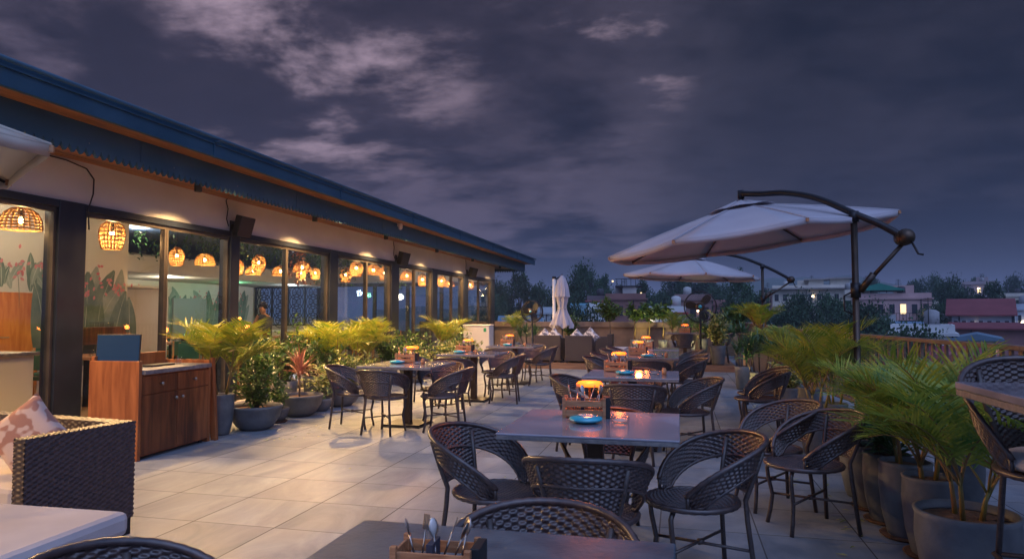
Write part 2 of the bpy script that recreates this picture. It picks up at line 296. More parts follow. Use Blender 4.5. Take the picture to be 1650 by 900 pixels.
# ---------------------------------------------------------------- mesh building
class B:
    """collects shapes and links them as one mesh object"""
    def __init__(s): s.v=[]; s.f=[]; s.sm=[]; s.T=None
    def add(s,vs,fs,smooth=False):
        o=len(s.v)
        if s.T is not None: vs=[tuple(s.T@Vector(v)) for v in vs]
        s.v.extend(tuple(map(float,v)) for v in vs); s.f.extend(tuple(i+o for i in f) for f in fs); s.sm.extend([smooth]*len(fs)); return s
    def box(s,x0,x1,y0,y1,z0,z1,rz=0,piv=None):
        vs=[(x,y,z) for z in (z0,z1) for x,y in ((x0,y0),(x1,y0),(x1,y1),(x0,y1))]
        if rz:
            cx,cy=piv or ((x0+x1)/2,(y0+y1)/2); c,q=math.cos(rz),math.sin(rz)
            vs=[(cx+(x-cx)*c-(y-cy)*q,cy+(x-cx)*q+(y-cy)*c,z) for x,y,z in vs]
        return s.add(vs,[(3,2,1,0),(4,5,6,7),(0,1,5,4),(1,2,6,5),(2,3,7,6),(3,0,4,7)])
    def cbox(s,cx,cy,cz,sx,sy,sz,rz=0): return s.box(cx-sx/2,cx+sx/2,cy-sy/2,cy+sy/2,cz-sz/2,cz+sz/2,rz)
    def tube(s,pts,r,n=8,closed=False,flat=1.0):
        pts=[Vector(p) for p in pts]; m=len(pts); rs=r if isinstance(r,(list,tuple)) else [r]*m
        vs=[]; up=None
        for i,p in enumerate(pts):
            a=pts[(i-1)%m] if (closed or i>0) else p; b=pts[(i+1)%m] if (closed or i<m-1) else p
            t=(b-a).normalized() if (b-a).length>1e-9 else Vector((0,0,1))
            if up is None: up=Vector((0,0,1)) if abs(t.z)<.9 else Vector((1,0,0))
            x=t.cross(up)
            if x.length<1e-4: x=t.cross(Vector((0,1,.3)))
            x.normalize(); y=x.cross(t).normalized(); up=y
            for k in range(n):
                an=2*PI*k/n; vs.append(tuple(p+x*math.cos(an)*rs[i]+y*math.sin(an)*rs[i]*flat))
        fs=[]; q=m if closed else m-1
        for i in range(q):
            j=(i+1)%m
            for k in range(n): l=(k+1)%n; fs.append((i*n+k,i*n+l,j*n+l,j*n+k))
        if not closed: fs.append(tuple(range(n-1,-1,-1))); fs.append(tuple((m-1)*n+k for k in range(n)))
        return s.add(vs,fs,True)
    def lathe(s,prof,c=(0,0,0),n=24,sx=1,sy=1,cap=True):
        vs=[(c[0]+r*sx*math.cos(2*PI*k/n),c[1]+r*sy*math.sin(2*PI*k/n),c[2]+z) for r,z in prof for k in range(n)]
        fs=[(i*n+k,i*n+(k+1)%n,(i+1)*n+(k+1)%n,(i+1)*n+k) for i in range(len(prof)-1) for k in range(n)]
        s.add(vs,fs,True)
        return s
    def grid(s,P,smooth=True):
        a,b=len(P),len(P[0]); vs=[p for row in P for p in row]
        return s.add(vs,[(i*b+j,i*b+j+1,(i+1)*b+j+1,(i+1)*b+j) for i in range(a-1) for j in range(b-1)],smooth)
    def ball(s,c,r,n=12,sz=1.0):
        prof=[(max(1e-4,r*math.sin(PI*i/8)),-r*sz*math.cos(PI*i/8)) for i in range(9)]
        return s.lathe(prof,c,n)
    def prism(s,poly,axis,a,b):
        n=len(poly); mk={0:lambda p,h:(h,p[0],p[1]),1:lambda p,h:(p[0],h,p[1]),2:lambda p,h:(p[0],p[1],h)}[axis]
        return s.add([mk(p,a) for p in poly]+[mk(p,b) for p in poly],[tuple(range(n-1,-1,-1)),tuple(range(n,2*n))]+[(i,(i+1)%n,n+(i+1)%n,n+i) for i in range(n)])
    def build(s,name,m,parent=None,bev=0):
        me=bpy.data.meshes.new(name); me.from_pydata(s.v,[],s.f); me.polygons.foreach_set('use_smooth',s.sm); me.update()
        me.materials.append(M[m] if isinstance(m,str) else m)
        o=bpy.data.objects.new(name,me); COL.objects.link(o)
        if parent: o.parent=parent
        if bev:
            md=o.modifiers.new('bevel','BEVEL'); md.width=bev; md.segments=2; md.limit_method='ANGLE'
        return o
def tag(o,label=None,cat=None,group=None,kind=None):
    if label: o['label']=label
    if cat: o['category']=cat
    if group: o['group']=group
    if kind: o['kind']=kind
    return o
def thing(name,label,cat,loc=(0,0,0),rz=0,group=None,sc=1):
    o=bpy.data.objects.new(name,None); COL.objects.link(o); o.empty_display_size=.1
    o.location=loc; o.rotation_euler=(0,0,rz); o.scale=(sc,)*3 if not isinstance(sc,tuple) else sc
    return tag(o,label,cat,group)
def struct(b,name,m,bev=0): return tag(b.build(name,m,None,bev),kind='structure')
def kids(o): return [c for c in bpy.data.objects if c.parent==o]
_tree={}
def register(root): _tree[root.name]=[(c,[(g) for g in kids(c)]) for c in kids(root)]; return root
def dup(root,loc,rz,label,group=None,sc=None,name=None):
    r=root.copy(); COL.objects.link(r); r.location=loc; r.rotation_euler=(0,0,rz); r['label']=label
    if group: r['group']=group
    if sc: r.scale=(sc,)*3 if not isinstance(sc,tuple) else sc
    for c,gs in _tree[root.name]:
        d=c.copy(); COL.objects.link(d); d.parent=r
        for g in gs:
            e=g.copy(); COL.objects.link(e); e.parent=d
    return r
_used=set()
def place(root,loc,rz,label,group=None,sc=None):
    if root.name not in _used:
        _used.add(root.name); root.location=loc; root.rotation_euler=(0,0,rz); root['label']=label
        if group: root['group']=group
        if sc: root.scale=(sc,)*3 if not isinstance(sc,tuple) else sc
        return root
    return dup(root,loc,rz,label,group,sc)
def point(loc,e,col,r=.05,parent=None):
    l=bpy.data.lights.new('lamp_light','POINT'); l.energy=e; l.color=col; l.shadow_soft_size=r
    o=bpy.data.objects.new('lamp_light',l); COL.objects.link(o); o.location=loc
    if parent: o.parent=parent
    return o
def spot(loc,aim,e,col,size,blend=.6,r=.03,parent=None):
    l=bpy.data.lights.new('spot_light','SPOT'); l.energy=e; l.color=col; l.spot_size=R_(size); l.spot_blend=blend; l.shadow_soft_size=r
    o=bpy.data.objects.new('spot_light',l); COL.objects.link(o); o.location=loc
    o.rotation_euler=(Vector(aim)-Vector(loc)).to_track_quat('-Z','Y').to_euler()
    if parent: o.parent=parent
    return o
WARM=(1,.58,.23)
# ---------------------------------------------------------------- setting: floor, deck, terrain, hills
FX=-6.36
b=B(); b.add([(-9.2,-3,0),(4.2,-3,0),(2.4,13.6,0),(2.4,24,0),(-9.2,24,0)],[(0,1,2,3,4)]); struct(b,'terrace_floor','tile')
b=B(); b.add([(-9.2,-3,-.3),(4.2,-3,-.3),(2.4,13.6,-.3),(2.4,24,-.3),(-9.2,24,-.3),(-9.2,-3,-9.5),(4.2,-3,-9.5),(2.4,13.6,-9.5),(2.4,24,-9.5),(-9.2,24,-9.5)],[(0,1,6,5),(1,2,7,6),(2,3,8,7),(3,4,9,8),(4,0,5,9),(0,1,2,3,4)])
tag(b.build('terrace_building','para'),'brown painted building storeys carrying the roof terrace','building')
b=B(); b.box(-3.95,1.3,16.95,23.5,.004,.15); b.box(-3.97,1.32,16.93,16.95,.0,.152); struct(b,'wooden_deck','deck',.004)
def terrain():
    n=70; P=[]
    for i in range(n+1):
        row=[]
        for j in range(n+1):
            x=-1500+3000*i/n; y=-400+2900*j/n
            z=-9.5+1.5*noise.noise(Vector((x*.006,y*.006,0)))
            row.append((x,y,z))
        P.append(row)
    g=B(); g.grid(P); struct(g,'ground','concretefloor')
terrain()
def hills(D,prof,name,lab=None):
    # prof: azimuth pixel -> height in metres above the ground at distance D
    n=160; P=[]
    for k,dd in enumerate((0,.06,.14,.24,.36)):
        hf=(0,.45,.8,1,.85)[k]; row=[]
        for i in range(n+1):
            px=600+1500*i/n
            h=np.interp(px,[p[0] for p in prof],[p[1] for p in prof])
            r=ray(px,505); r.z=0; r.normalize()
            q=r*D*(1+dd)
            z=-10+hf*(h+10)+ (5*noise.noise(Vector((px*.02,k*.7,1)))+2.5*noise.noise(Vector((px*.09,k,5))))*hf*min(1,h/12)
            row.append((q.x,q.y,z))
        P.append(row)
    g=B(); g.grid(P); struct(g,name,'hill')
hills(750,[(600,8),(960,14),(1040,24),(1120,38),(1180,44),(1300,47),(1380,46),(1450,36),(1550,30),(1650,26),(2100,30)],'hills')
# ---------------------------------------------------------------- restaurant building
bld=thing('restaurant_building','long glass fronted restaurant with blue roof edge and wood soffit','building',(FX,0,0))
def bb(): g=B(); g.T=Matrix.Translation((-FX,0,0)); return g      # coordinates stay in world metres, parent sits at FX
Y0,Y1=-2.0,23.3
g=bb(); g.box(FX-.25,FX,Y0,Y1,2.58,3.12); g.build('facade_wall','white_wall',bld,.003)
g=bb(); g.box(FX-.12,FX+.06,Y0,Y1-.02,.004,.10); g.build('window_kerb','cream',bld,.01)
g=bb(); g.box(-16,FX+.0,Y1+.004,Y1+.2,2.52,3.12); g.build('end_wall_header','white_wall',bld)
# roof: slab, gutter band, recess, fascia with scalloped lower edge
g=bb(); g.prism([(-16,4.6),(-5.22,3.42),(-5.22,3.36),(-16,4.5)],1,Y0-1,24.9); rf=g.build('roof','blue2',bld)
g=bb(); g.box(-5.24,-5.19,Y0-1,24.95,3.19,3.335); g.box(-5.30,-5.17,Y0-1,24.97,3.335,3.352); g.tube([(-5.16,Y0-1,3.40),(-5.16,24.98,3.40)],.022,8); g.build('gutter','blue2',bld)
g=bb(); g.box(-5.54,-5.245,Y0-1,24.9,3.215,3.235); g.build('upper_soffit','soffit',bld)
g=bb(); g.box(-5.58,-5.545,Y0-1,24.8,2.98,3.30)
y=Y0
sv=[]
while y<24.75:
    w=.085; zt=2.98
    g.add([(-5.579,y,zt),(-5.579,y+w,zt),(-5.579,y+w*.86,zt-.035),(-5.579,y+w*.5,zt-.075),(-5.579,y+w*.14,zt-.035),(-5.546,y,zt),(-5.546,y+w,zt),(-5.546,y+w*.86,zt-.035),(-5.546,y+w*.5,zt-.075),(-5.546,y+w*.14,zt-.035)],[(4,3,2,1,0),(5,6,7,8,9),(1,2,7,6),(2,3,8,7),(3,4,9,8),(4,0,5,9)])
    y+=w+.006
g.box(-16,-5.585,24.765,24.8,2.98,3.3)
x=-15.9
while x<-5.7:
    w=.085; zt=2.98
    g.add([(x,24.767,zt),(x+w,24.767,zt),(x+w*.5,24.767,zt-.075),(x,24.798,zt),(x+w,24.798,zt),(x+w*.5,24.798,zt-.075)],[(0,1,2),(5,4,3),(1,4,5,2),(0,2,5,3)]); x+=w+.006
g.build('scalloped_fascia','blue',bld)
g=bb()
x=-6.36
while x<-5.62:
    g.box(x+.003,x+.078,Y0,24.76,3.045,3.06); x+=.085
g.box(-16,-6.37,23.52,24.76,3.045,3.06); g.build('soffit','soffit',bld)
# sheet joints and gutter brackets
for yy in (3.0,6.05,9.1,12.15,15.2,18.25,21.3):
    g=bb(); g.box(-5.541,-5.536,yy,yy+.05,2.985,3.20); g.build('joint_strip','blue',bld)
    g=bb(); g.box(-5.187,-5.176,yy+.7,yy+.73,3.18,3.335); g.box(-5.187,-5.12,yy+.7,yy+.73,3.353,3.37); g.build('gutter_bracket','blue2',bld)
# fascia bolts
g=bb()
for k in range(18):
    yy=4.2+k*1.15; g.ball((-5.543,yy,3.24),.007,6); g.ball((-5.543,yy+.05,3.03),.006,6)
g.build('fascia_bolts','steel',bld)
# columns and windows
cols=[(2.85,3.15),(5.80,6.14),(8.64,8.84),(11.55,11.86),(14.38,14.79),(17.02,17.40),(19.75,20.18),(22.85,23.3)]
mids=[4.4,7.39,10.15,13.17,15.85,18.71,21.47]
for a,c in cols:
    g=bb(); g.box(FX-.14,FX+.055,a,c,.0,2.579); g.build('column','navy',bld,.006)
g=bb(); g.box(FX-.10,FX+.045,Y0,Y1,2.50,2.578); g.build('window_head','navy',bld,.004)
for i in range(len(mids)):
    a=cols[i][1]; c=cols[i+1][0]; mm_=mids[i]
    for lo,hi in ((a,mm_),(mm_,c)):
        g=bb(); t=.035; e=.003
        g.box(FX-.05,FX+.022,lo+e,lo+t,.104,2.497); g.box(FX-.05,FX+.022,hi-t,hi-e,.104,2.497)
        g.box(FX-.05,FX+.020,lo+t,hi-t,.104,.16); g.box(FX-.05,FX+.020,lo+t,hi-t,2.45,2.497)
        w=g.build('window','frame',bld,.003)
        g=bb(); g.box(FX-.018,FX-.012,lo+t-.004,hi-t+.004,.155,2.455); g.build('pane','glass',w)
# far end wall windows
ew=[-15.9,-13.2,-10.9,-9.6,-8.3,-7.4,-6.5]
for a,c in zip(ew[:-1],ew[1:]):
    g=bb(); g.box(a,a+.06,Y1-.02,Y1+.06,.1,2.5); g.box(c-.06,c,Y1-.02,Y1+.06,.1,2.5); g.box(a+.06,c-.06,Y1-.02,Y1+.06,2.38,2.5); g.box(a+.06,c-.06,Y1-.02,Y1+.06,.0,.75)
    w=g.build('window','frame',bld)
    g=bb(); g.box(a+.06,c-.06,Y1+.02,Y1+.026,.75,2.38); g.build('pane','glass',w)
# interior shell
g=bb(); g.box(-16,FX-.15,Y0,Y1,.0,.03); g.build('interior_floor','ifloor',bld)
g=bb(); g.box(-16,FX-.26,Y0,Y1+.1,3.13,3.2); g.build('interior_ceiling','iceil',bld)
g=bb(); g.box(-15.3,-15.1,3,22.5,.03,3.12); g.build('back_wall','cream',bld)
g=bb(); g.box(-15.0,-12.4,22.2,22.4,.03,.95); g.box(-15.1,-12.3,12,22.6,2.35,2.75); g.build('bulkhead','cream',bld)
g=bb(); g.box(-9.7,-9.5,8.62,10.15,.03,3.12); g.box(-9.7,-9.5,3,8.62,1.70,3.12); g.build('partition_wall','cream',bld)
g=bb(); g.box(-12.2,-12.0,3,11.4,.03,1.85); g.box(-12.0,-9.71,11.2,11.4,.03,1.85); g.box(-12.2,-9.7,3,11.4,1.86,1.9); g.build('inner_room_wall','white_wall',bld)
g=bb(); g.box(-11.99,-11.9,9.0,9.45,.03,1.84); g.box(-11.99,-11.94,9.75,10.7,.03,1.8); g.box(-11.99,-11.9,10.72,10.85,.03,1.84); idr=g.build('interior_door','orange_wood',bld)
g=bb(); g.tube([(-11.93,9.85,.95),(-11.88,9.85,.95),(-11.88,9.97,.95)],.012,6); g.build('handle','steel',idr)
# mural: banana leaves and pink sprays painted on the two inner walls
rng=random.Random(5)
def leafshape(g,x,y,z,L,w,ang,bend):
    # flat painted leaf in the wall plane x; y along the wall
    ps=[]; n=9; yy,zz,a=y,z,ang
    for i in range(n+1):
        t=i/n; ps.append((yy,zz,a,w*math.sin(PI*min(1,t*.93+.05))**.8)); yy+=math.cos(a)*L/n; zz+=math.sin(a)*L/n; a+=bend/n
    v=[];f=[]
    for i,(py,pz,a,ww) in enumerate(ps):
        v+= [(x,py-math.sin(a)*ww,pz+math.cos(a)*ww),(x,py,pz),(x,py+math.sin(a)*ww,pz-math.cos(a)*ww)]
    for i in range(n): q=i*3; f+=[(q,q+1,q+4,q+3),(q+1,q+2,q+5,q+4)]
    g.add(v,f)
mg,mp2,mpk,mv=bb(),bb(),bb(),bb(); k=0
for wall_x,ya,yb,zb,hh in ((-9.496,8.7,10.1,.5,1.5),(-9.495,3.2,8.5,1.71,.45),(-15.096,12,21.5,.4,1.5)):
    y=ya
    while y<yb:
        for r in range(4):
            k+=1; L=hh*rng.uniform(.55,1.1)
            tgt=(mg if rng.random()<.6 else mp2)
            yy_,zz_,an_,be_=y+rng.uniform(-.25,.25),zb+rng.uniform(0,.3)*hh,PI/2+rng.uniform(-.4,.4),rng.uniform(-.7,.7)
            leafshape(tgt,wall_x+.0016*(k%8),yy_,zz_,L,L*rng.uniform(.11,.17),an_,be_); leafshape(mv,wall_x+.0016*(k%8)+.0008,yy_,zz_,L*.97,.006,an_,be_)
        if rng.random()<.55:
            bz=zb+hh*rng.uniform(.75,1.0)
            for q in range(12):
                leafshape(mpk,wall_x+.0145,y+rng.gauss(0,.13),bz+rng.gauss(0,.12),.07,.022,rng.uniform(0,2*PI),.2)
            leafshape(mg,wall_x+.0138,y,bz-.6,.6,.006,PI/2,.2)
        y+=rng.uniform(.28,.5)
mg.build('mural_leaves','mural',bld); mp2.build('mural_pale_leaves','mural2',bld); mpk.build('mural_blossoms','muralp',bld); mv.build('mural_leaf_veins','muralv',bld)
g=bb(); g.box(-15.09,-15.04,17.9,19.4,.03,1.86); gd=g.build('grey_door','grey',bld)
# lattice screen at the far end
def lattice():
    g=bb(); y=22.0
    for x0 in np.arange(-15.0,-12.3,.66):
        g.box(x0,x0+.05,y-.03,y+.03,.95,2.34)
        for iz in range(4):
            cx=x0+.355; cz=1.15+iz*.33
            for R in (.27,.17):
                g.tube([(cx+R*math.cos(a),y,cz+R*math.sin(a)) for a in np.linspace(0,2*PI,16,endpoint=False)],.018,4,closed=True)
            for a in np.arange(0,PI,PI/3):
                c_,s_=math.cos(a)*.17,math.sin(a)*.17; g.tube([(cx-c_,y,cz-s_),(cx+c_,y,cz+s_)],.014,4)
    g.box(-15.0,-12.3,y-.03,y+.03,.95,1.0); g.box(-15.0,-12.3,y-.03,y+.03,2.29,2.34)
    g.build('lattice_screen','lattice',bld)
lattice()
# ---------------------------------------------------------------- downlights, speakers, cables, camera
for i,(y,e) in enumerate([(-1.2,1.5),(1.7,1.25),(4.55,1.0),(7.44,1.35),(10.32,1.6),(13.2,1.6),(16.3,1.5),(19.4,1.2),(22.6,.7)]):
    t=thing('soffit_downlight',['','','','black can downlight in the soffit nearest the camera','black can downlight second along the wood soffit','black can downlight third along the wood soffit','black can downlight fourth along the wood soffit','black can downlight fifth along the wood soffit','black can downlight last before the far roof corner'][i] or ['black can downlight in the soffit behind the camera','black can downlight in the soffit above the sofa','black can downlight in the soffit just outside the left frame edge'][i],'light',(-5.93,y,2.93),0,'soffit downlights')
    g=B(); g.lathe([(.001,.115),(.042,.115),(.045,.11),(.045,0),(.038,0),(.036,.02)],n=18); g.build('can','black',t)
    g=B(); g.lathe([(.001,.018),(.036,.018)],n=16); g.build('lens','dl',t)
    spot((0,0,-.01),(.34,0,-1),DLE*e,WARM,152,.55,.09,t)
for i,(y,z) in enumerate([(8.73,2.65),(14.71,2.65),(20.2,2.65)]):
    t=thing('wall_speaker',['black angled wall speaker nearest, above the second dark column','black angled wall speaker in the middle of the white wall','black angled wall speaker farthest along the white wall'][i],'speaker',(FX,y,z),0,'speakers on the white wall')
    g=B(); g.T=Matrix.Translation((.19,0,0))@Matrix.Rotation(R_(14),4,'Y')@Matrix.Rotation(R_(-28),4,'Z'); g.prism([(-.09,-.15),(.08,-.15),(.10,.15),(-.09,.15)],1,-.11,.11); g.build('cabinet','black',t,.012)
    g=B(); g.box(0,.1,-.03,.03,-.04,.04); g.box(0,.012,-.06,.06,-.09,.09); g.build('bracket','dark',t)
    g=B(); g.tube([(.012,-.1,.0),(.012,-.15,.1),(.012,-.12,.25),(.012,-.17,.36),(.012,-.14,.40)],.007,6); g.build('cable','black',t)
t=B(); t.tube([(FX+.07,6.16,2.3),(FX+.07,6.14,2.52),(FX+.07,6.2,2.7),(FX+.014,6.26,2.88),(FX+.012,6.16,2.98),(FX+.012,5.9,3.02),(FX+.01,5.0,3.03)],.008,6)
tag(t.build('wall_cable','black'),'thin black cable drooping down the white wall beside the wide dark column','cable')
t=thing('security_camera','small white camera fixed on the blue fascia near the roof end','camera',(-5.54,12.9,3.17))
g=B(); g.lathe([(.001,.06),(.04,.06),(.045,.03),(.045,-.05),(.03,-.08),(.001,-.09)],(.06,0,0),14); g.build('housing','white_wall',t)
g=B(); g.box(0,.03,-.03,.03,-.02,.05); g.build('bracket','white_wall',t)
# ---------------------------------------------------------------- pendant lamps inside
def pendant(kind):
    t=thing({'b':'barrel_pendant','d':'dome_pendant','w':'white_pendant'}[kind],'pendant','pendant lamp')
    if kind=='b': prof=[(.055,.20),(.075,.165),(.135,.12),(.16,.03),(.155,-.06),(.13,-.17),(.12,-.2)]
    elif kind=='d': prof=[(.03,.16),(.09,.145),(.155,.10),(.195,.02),(.205,-.05),(.205,-.085)]
    else: prof=[(.03,.17),(.12,.12),(.17,.02),(.14,-.08),(.07,-.15),(.10,-.19)]
    g=B(); n=22
    for k in range(n):
        a=2*PI*k/n; g.tube([(r*math.cos(a),r*math.sin(a),z) for r,z in prof],.0075,4)
    zs=np.array([p[1] for p in prof][::-1]); rs=np.array([p[0] for p in prof][::-1])
    for z in np.linspace(zs[0],zs[-1],8 if kind!='w' else 12):
        r=float(np.interp(z,zs,rs)); g.tube([(r*math.cos(a),r*math.sin(a),z) for a in np.linspace(0,2*PI,22,endpoint=False)],.008,4,closed=True)
    g.build('shade','rattan' if kind!='w' else 'whiteshade',t)
    g=B(); g.ball((0,0,.02),.028,10,1.4); bu=g.build('bulb','bulb',t)
    g=B(); g.tube([(0,0,.15),(0,0,.78)],.005,6); g.lathe([(.001,.78),(.05,.775),(.05,.76)],n=12); g.tube([(0,0,.05),(0,0,.2)],.018,8); g.build('cord','black',t)
    l=point((0,0,-.06),PLE,(1,.55,.22),.05,t)
    return register(t)
pens={k:pendant(k) for k in 'bdw'}
PL=[('b',-6.75,6.95,1.0,'large rattan barrel pendant glowing just behind the glass above the till cabinet'),
('d',-6.75,5.75,1.05,'wide rattan dome pendant at the left edge beside the white mesh one'),
('w',-7.1,5.92-.45,1,'white mesh pendant hanging at the far left edge of the glass'),
('b',-7.1,6.5,.8,'rattan barrel pendant half hidden behind the wide dome at far left'),
('b',-8.28,9.9,.85,'small rattan barrel pendant left of the dome in the second bay'),
('d',-8.46,10.84,.95,'rattan dome pendant on a long cord in the second bay'),
('b',-7.87,11.63,.9,'rattan barrel pendant above the seated person'),
('d',-9.5,13.83,.95,'rattan dome pendant behind the barrel above the seated person'),
('b',-8.93,12.45,.9,'rattan barrel pendant cut by the column beside the second wall bay'),
('d',-9.02,14.18,1,'rattan dome pendant right behind the third bay mullion'),
('d',-7.83,13.12,1,'rattan dome pendant wrapped in reddish trailing plants'),
('b',-8.82,14.74,.8,'rattan barrel pendant low behind the reddish trailing plants'),
('b',-8.49,14.82,.8,'small rattan pendant at the right edge of the third bay'),
('b',-8.15,15.72,1,'rattan barrel pendant low at the left of the fourth bay'),
('b',-6.75,13.5,.95,'rattan barrel pendant close behind the glass of the fourth bay'),
('d',-6.75,14.35,1,'rattan dome pendant close behind the glass right of the fourth bay mullion'),
('b',-6.9,15.3,.9,'rattan barrel pendant half behind the column right of the fourth bay'),
('d',-6.9,16.7,1,'rattan dome pendant in the fifth bay'),
('b',-7.2,18.6,1,'rattan barrel pendant right of the fifth bay mullion'),
('d',-6.9,18.5,.95,'rattan dome pendant in the fifth bay near its right column'),
('b',-6.9,19.4,.9,'rattan barrel pendant left in the sixth bay'),
('d',-7.4,21.6,.9,'rattan dome pendant right in the sixth bay'),
('b',-6.9,22.3,.9,'rattan barrel pendant in the last bay before the building corner')]
for k,x,y,s,lab in PL: place(pens[k],(x,y,2.35),0,lab,'rattan pendant lamps inside',s*.9)
# ---------------------------------------------------------------- wicker chairs
def weave(P,nu,nv,A=.004):
    """displace a dense grid of points (rows along v) into basket weave: nu stakes, nv strands"""
    P=np.array(P,float); a,b,_=P.shape
    du=np.gradient(P,axis=1); dv=np.gradient(P,axis=0); n=np.cross(du,dv); n/=np.maximum(np.linalg.norm(n,axis=2,keepdims=True),1e-9)
    v=np.linspace(0,nv,a)[:,None]; u=np.linspace(0,nu,b)[None,:]
    row=np.minimum(np.floor(v),nv-1)
    prof=np.sin(PI*(v-row))**.45
    h=A*(np.tanh(2.0*np.cos(PI*u+PI*row))*prof)
    return P+n*h[:,:,None]
def weave_add(g,f,nu,nv,A=.004,su=3,sv=3):
    """f(u,v)->point for arrays in 0..1"""
    us=np.linspace(0,1,nu*su+1); vs=np.linspace(0,1,nv*sv+1)
    P=np.array([[f(u,v) for u in us] for v in vs]); P=weave(P,nu,nv,A); g.grid([[tuple(p) for p in r] for r in P])
def make_chair(name,label,cat,zs=.42,top=.74,bar=False):
    t=thing(name,label,cat)
    PH=R_(124); H=top-zs
    Rs=.235
    def ztop(p): return zs+.055+(H-.055)*max(0,1-(abs(p)/PH)**2.3)
    def rad(z): return Rs-.01+.105*max(0,min(1.1,(z-zs)/.32))**.85
    def srf(p,z):
        r=rad(z)*(1+.07*math.cos(p)); return (-r*math.cos(p)-.01,r*math.sin(p),z)
    def band(p,w):
        e=.01; z=ztop(p); dz=(ztop(p+e)-ztop(p-e))/(2*e); R0=.30; ln=math.hypot(R0,dz)
        # offset towards the inside of the curve (down and back)
        sgn=-1 if p>0 else 1
        off=w
        pn=p+(off*dz/ln)/R0
        zn=z-off*R0/ln
        return srf(pn,max(zn,zs+.005))
    WB=.125
    g=B()
    weave_add(g,lambda u,v: band(-PH+2*PH*u, WB*(1-v)*(1.05-.22*abs(2*u-1))),52,10,.0050,5,4)
    # wrapped rims
    for w in (0,1):
        pts=[band(-PH+2*PH*i/70,w*WB*(1.05-.22*abs(2*i/70-1))) for i in range(71)]
        g.tube(pts,[.0125+.002*(i%2) if w==0 else .008+.0015*(i%2) for i in range(71)],7)
    g.build('armrest_band','wicker',t)
    g=B(); q=R_(38)
    def pan(u,v):
        p=-q+2*q*u; z1=ztop(p)-WB*.93; z0=zs+.035; z=z0+(z1-z0)*v
        return srf(p*(1-.12*(1-v)),z)
    weave_add(g,pan,16,max(11,int((H-.13)/.0128)),.0050,5,4)
    g.tube([pan(i/20,0) for i in range(21)],.009,7)
    g.build('backrest','wicker',t)
    # seat
    g=B()
    def seat(u,v):
        a=2*v-1; c=2*u-1
        # square to disc
        x=c*math.sqrt(1-a*a/2); y=a*math.sqrt(1-c*c/2)
        return (.015+x*.228,y*.225,zs-.012*(1-x*x-y*y))
    weave_add(g,seat,18,32,.0040,5,3)
    g.tube([(.015+.232*math.cos(a),.229*math.sin(a),zs-.008) for a in np.linspace(0,2*PI,56,endpoint=False)],[.014,.0165]*28,7,closed=True)
    g.lathe([(.001,-.035),(.20,-.03),(.225,-.012)],(.015,0,zs),28)
    g.build('seat','wicker',t)
    if bar:
        g=B(); g.lathe([(.001,.075),(.17,.075),(.21,.06),(.222,.035),(.21,.012),(.001,.008)],(.015,0,zs),28); g.build('seat_cushion','cushion',t)
    for sx,sy in ((1,1),(1,-1),(-1,1),(-1,-1)):
        g=B()
        if sx>0: 
            a=R_(42)*sy; d=Vector((math.cos(a),math.sin(a),0)); k=zs/.42
            pts=[d*.20+Vector((.015,0,zs-.02)),d*.232+Vector((.015,0,zs-.06)),d*.225+Vector((.015,0,zs*.72)),d*.20+Vector((.015,0,zs*.45)),d*.215+Vector((.015,0,zs*.2)),d*(.235+.04*(k-1))+Vector((.015,0,0))]
            g.tube(pts,.0135,8)
            p=band(PH*.985*sy,.0); p2=band(PH*sy,WB*.8)
            g.tube([p,(p[0]*.98,p[1]*.97,zs-.01)],.010,6); g.tube([p2,(p2[0],p2[1],zs-.01)],.009,6)
        else:
            pts=[srf(-q*sy,ztop(q)-.03),srf(-q*sy,ztop(q)-.16)]
            p0=srf(-q*sy*.97,zs+.02); f=Vector((-.255-.05*(zs/.42-1),-.0,0)); 
            pts+=[p0,(-.215,p0[1]*1.02,zs-.08),(-.245-.05*(zs/.42-1),p0[1]*1.25,0)]
            g.tube(pts,.0135,8)
        g.build('leg','wleg',t)
    zc=zs*.47
    g=B(); c=Vector((0,0,zc))
    L4=[(.165,.15),( .165,-.15),(-.225,.165),(-.225,-.165)]
    if not bar:
        g.tube([(L4[0][0],L4[0][1],zc),(L4[3][0],L4[3][1],zc)],.008,6); g.tube([(L4[1][0],L4[1][1],zc-.004),(L4[2][0],L4[2][1],zc-.004)],.008,6); g.tube([(-.045,-.0,zc-.001),(-.015,.0,zc-.001)],.017,8)
    else:
        z=.28; q4=[(.17,.155),(.17,-.155),(-.25,-.19),(-.25,.19)]
        for i in range(4): g.tube([(*q4[i],z),(*q4[(i+1)%4],z)],.011,6)
    g.build('stretcher','wleg',t)
    return register(t)
CH=make_chair('wicker_chair','brown wicker tub chair','chair')
BC=make_chair('bar_chair','dark','bar chair',zs=.72,top=1.17,bar=True)
gC='brown wicker tub chairs'
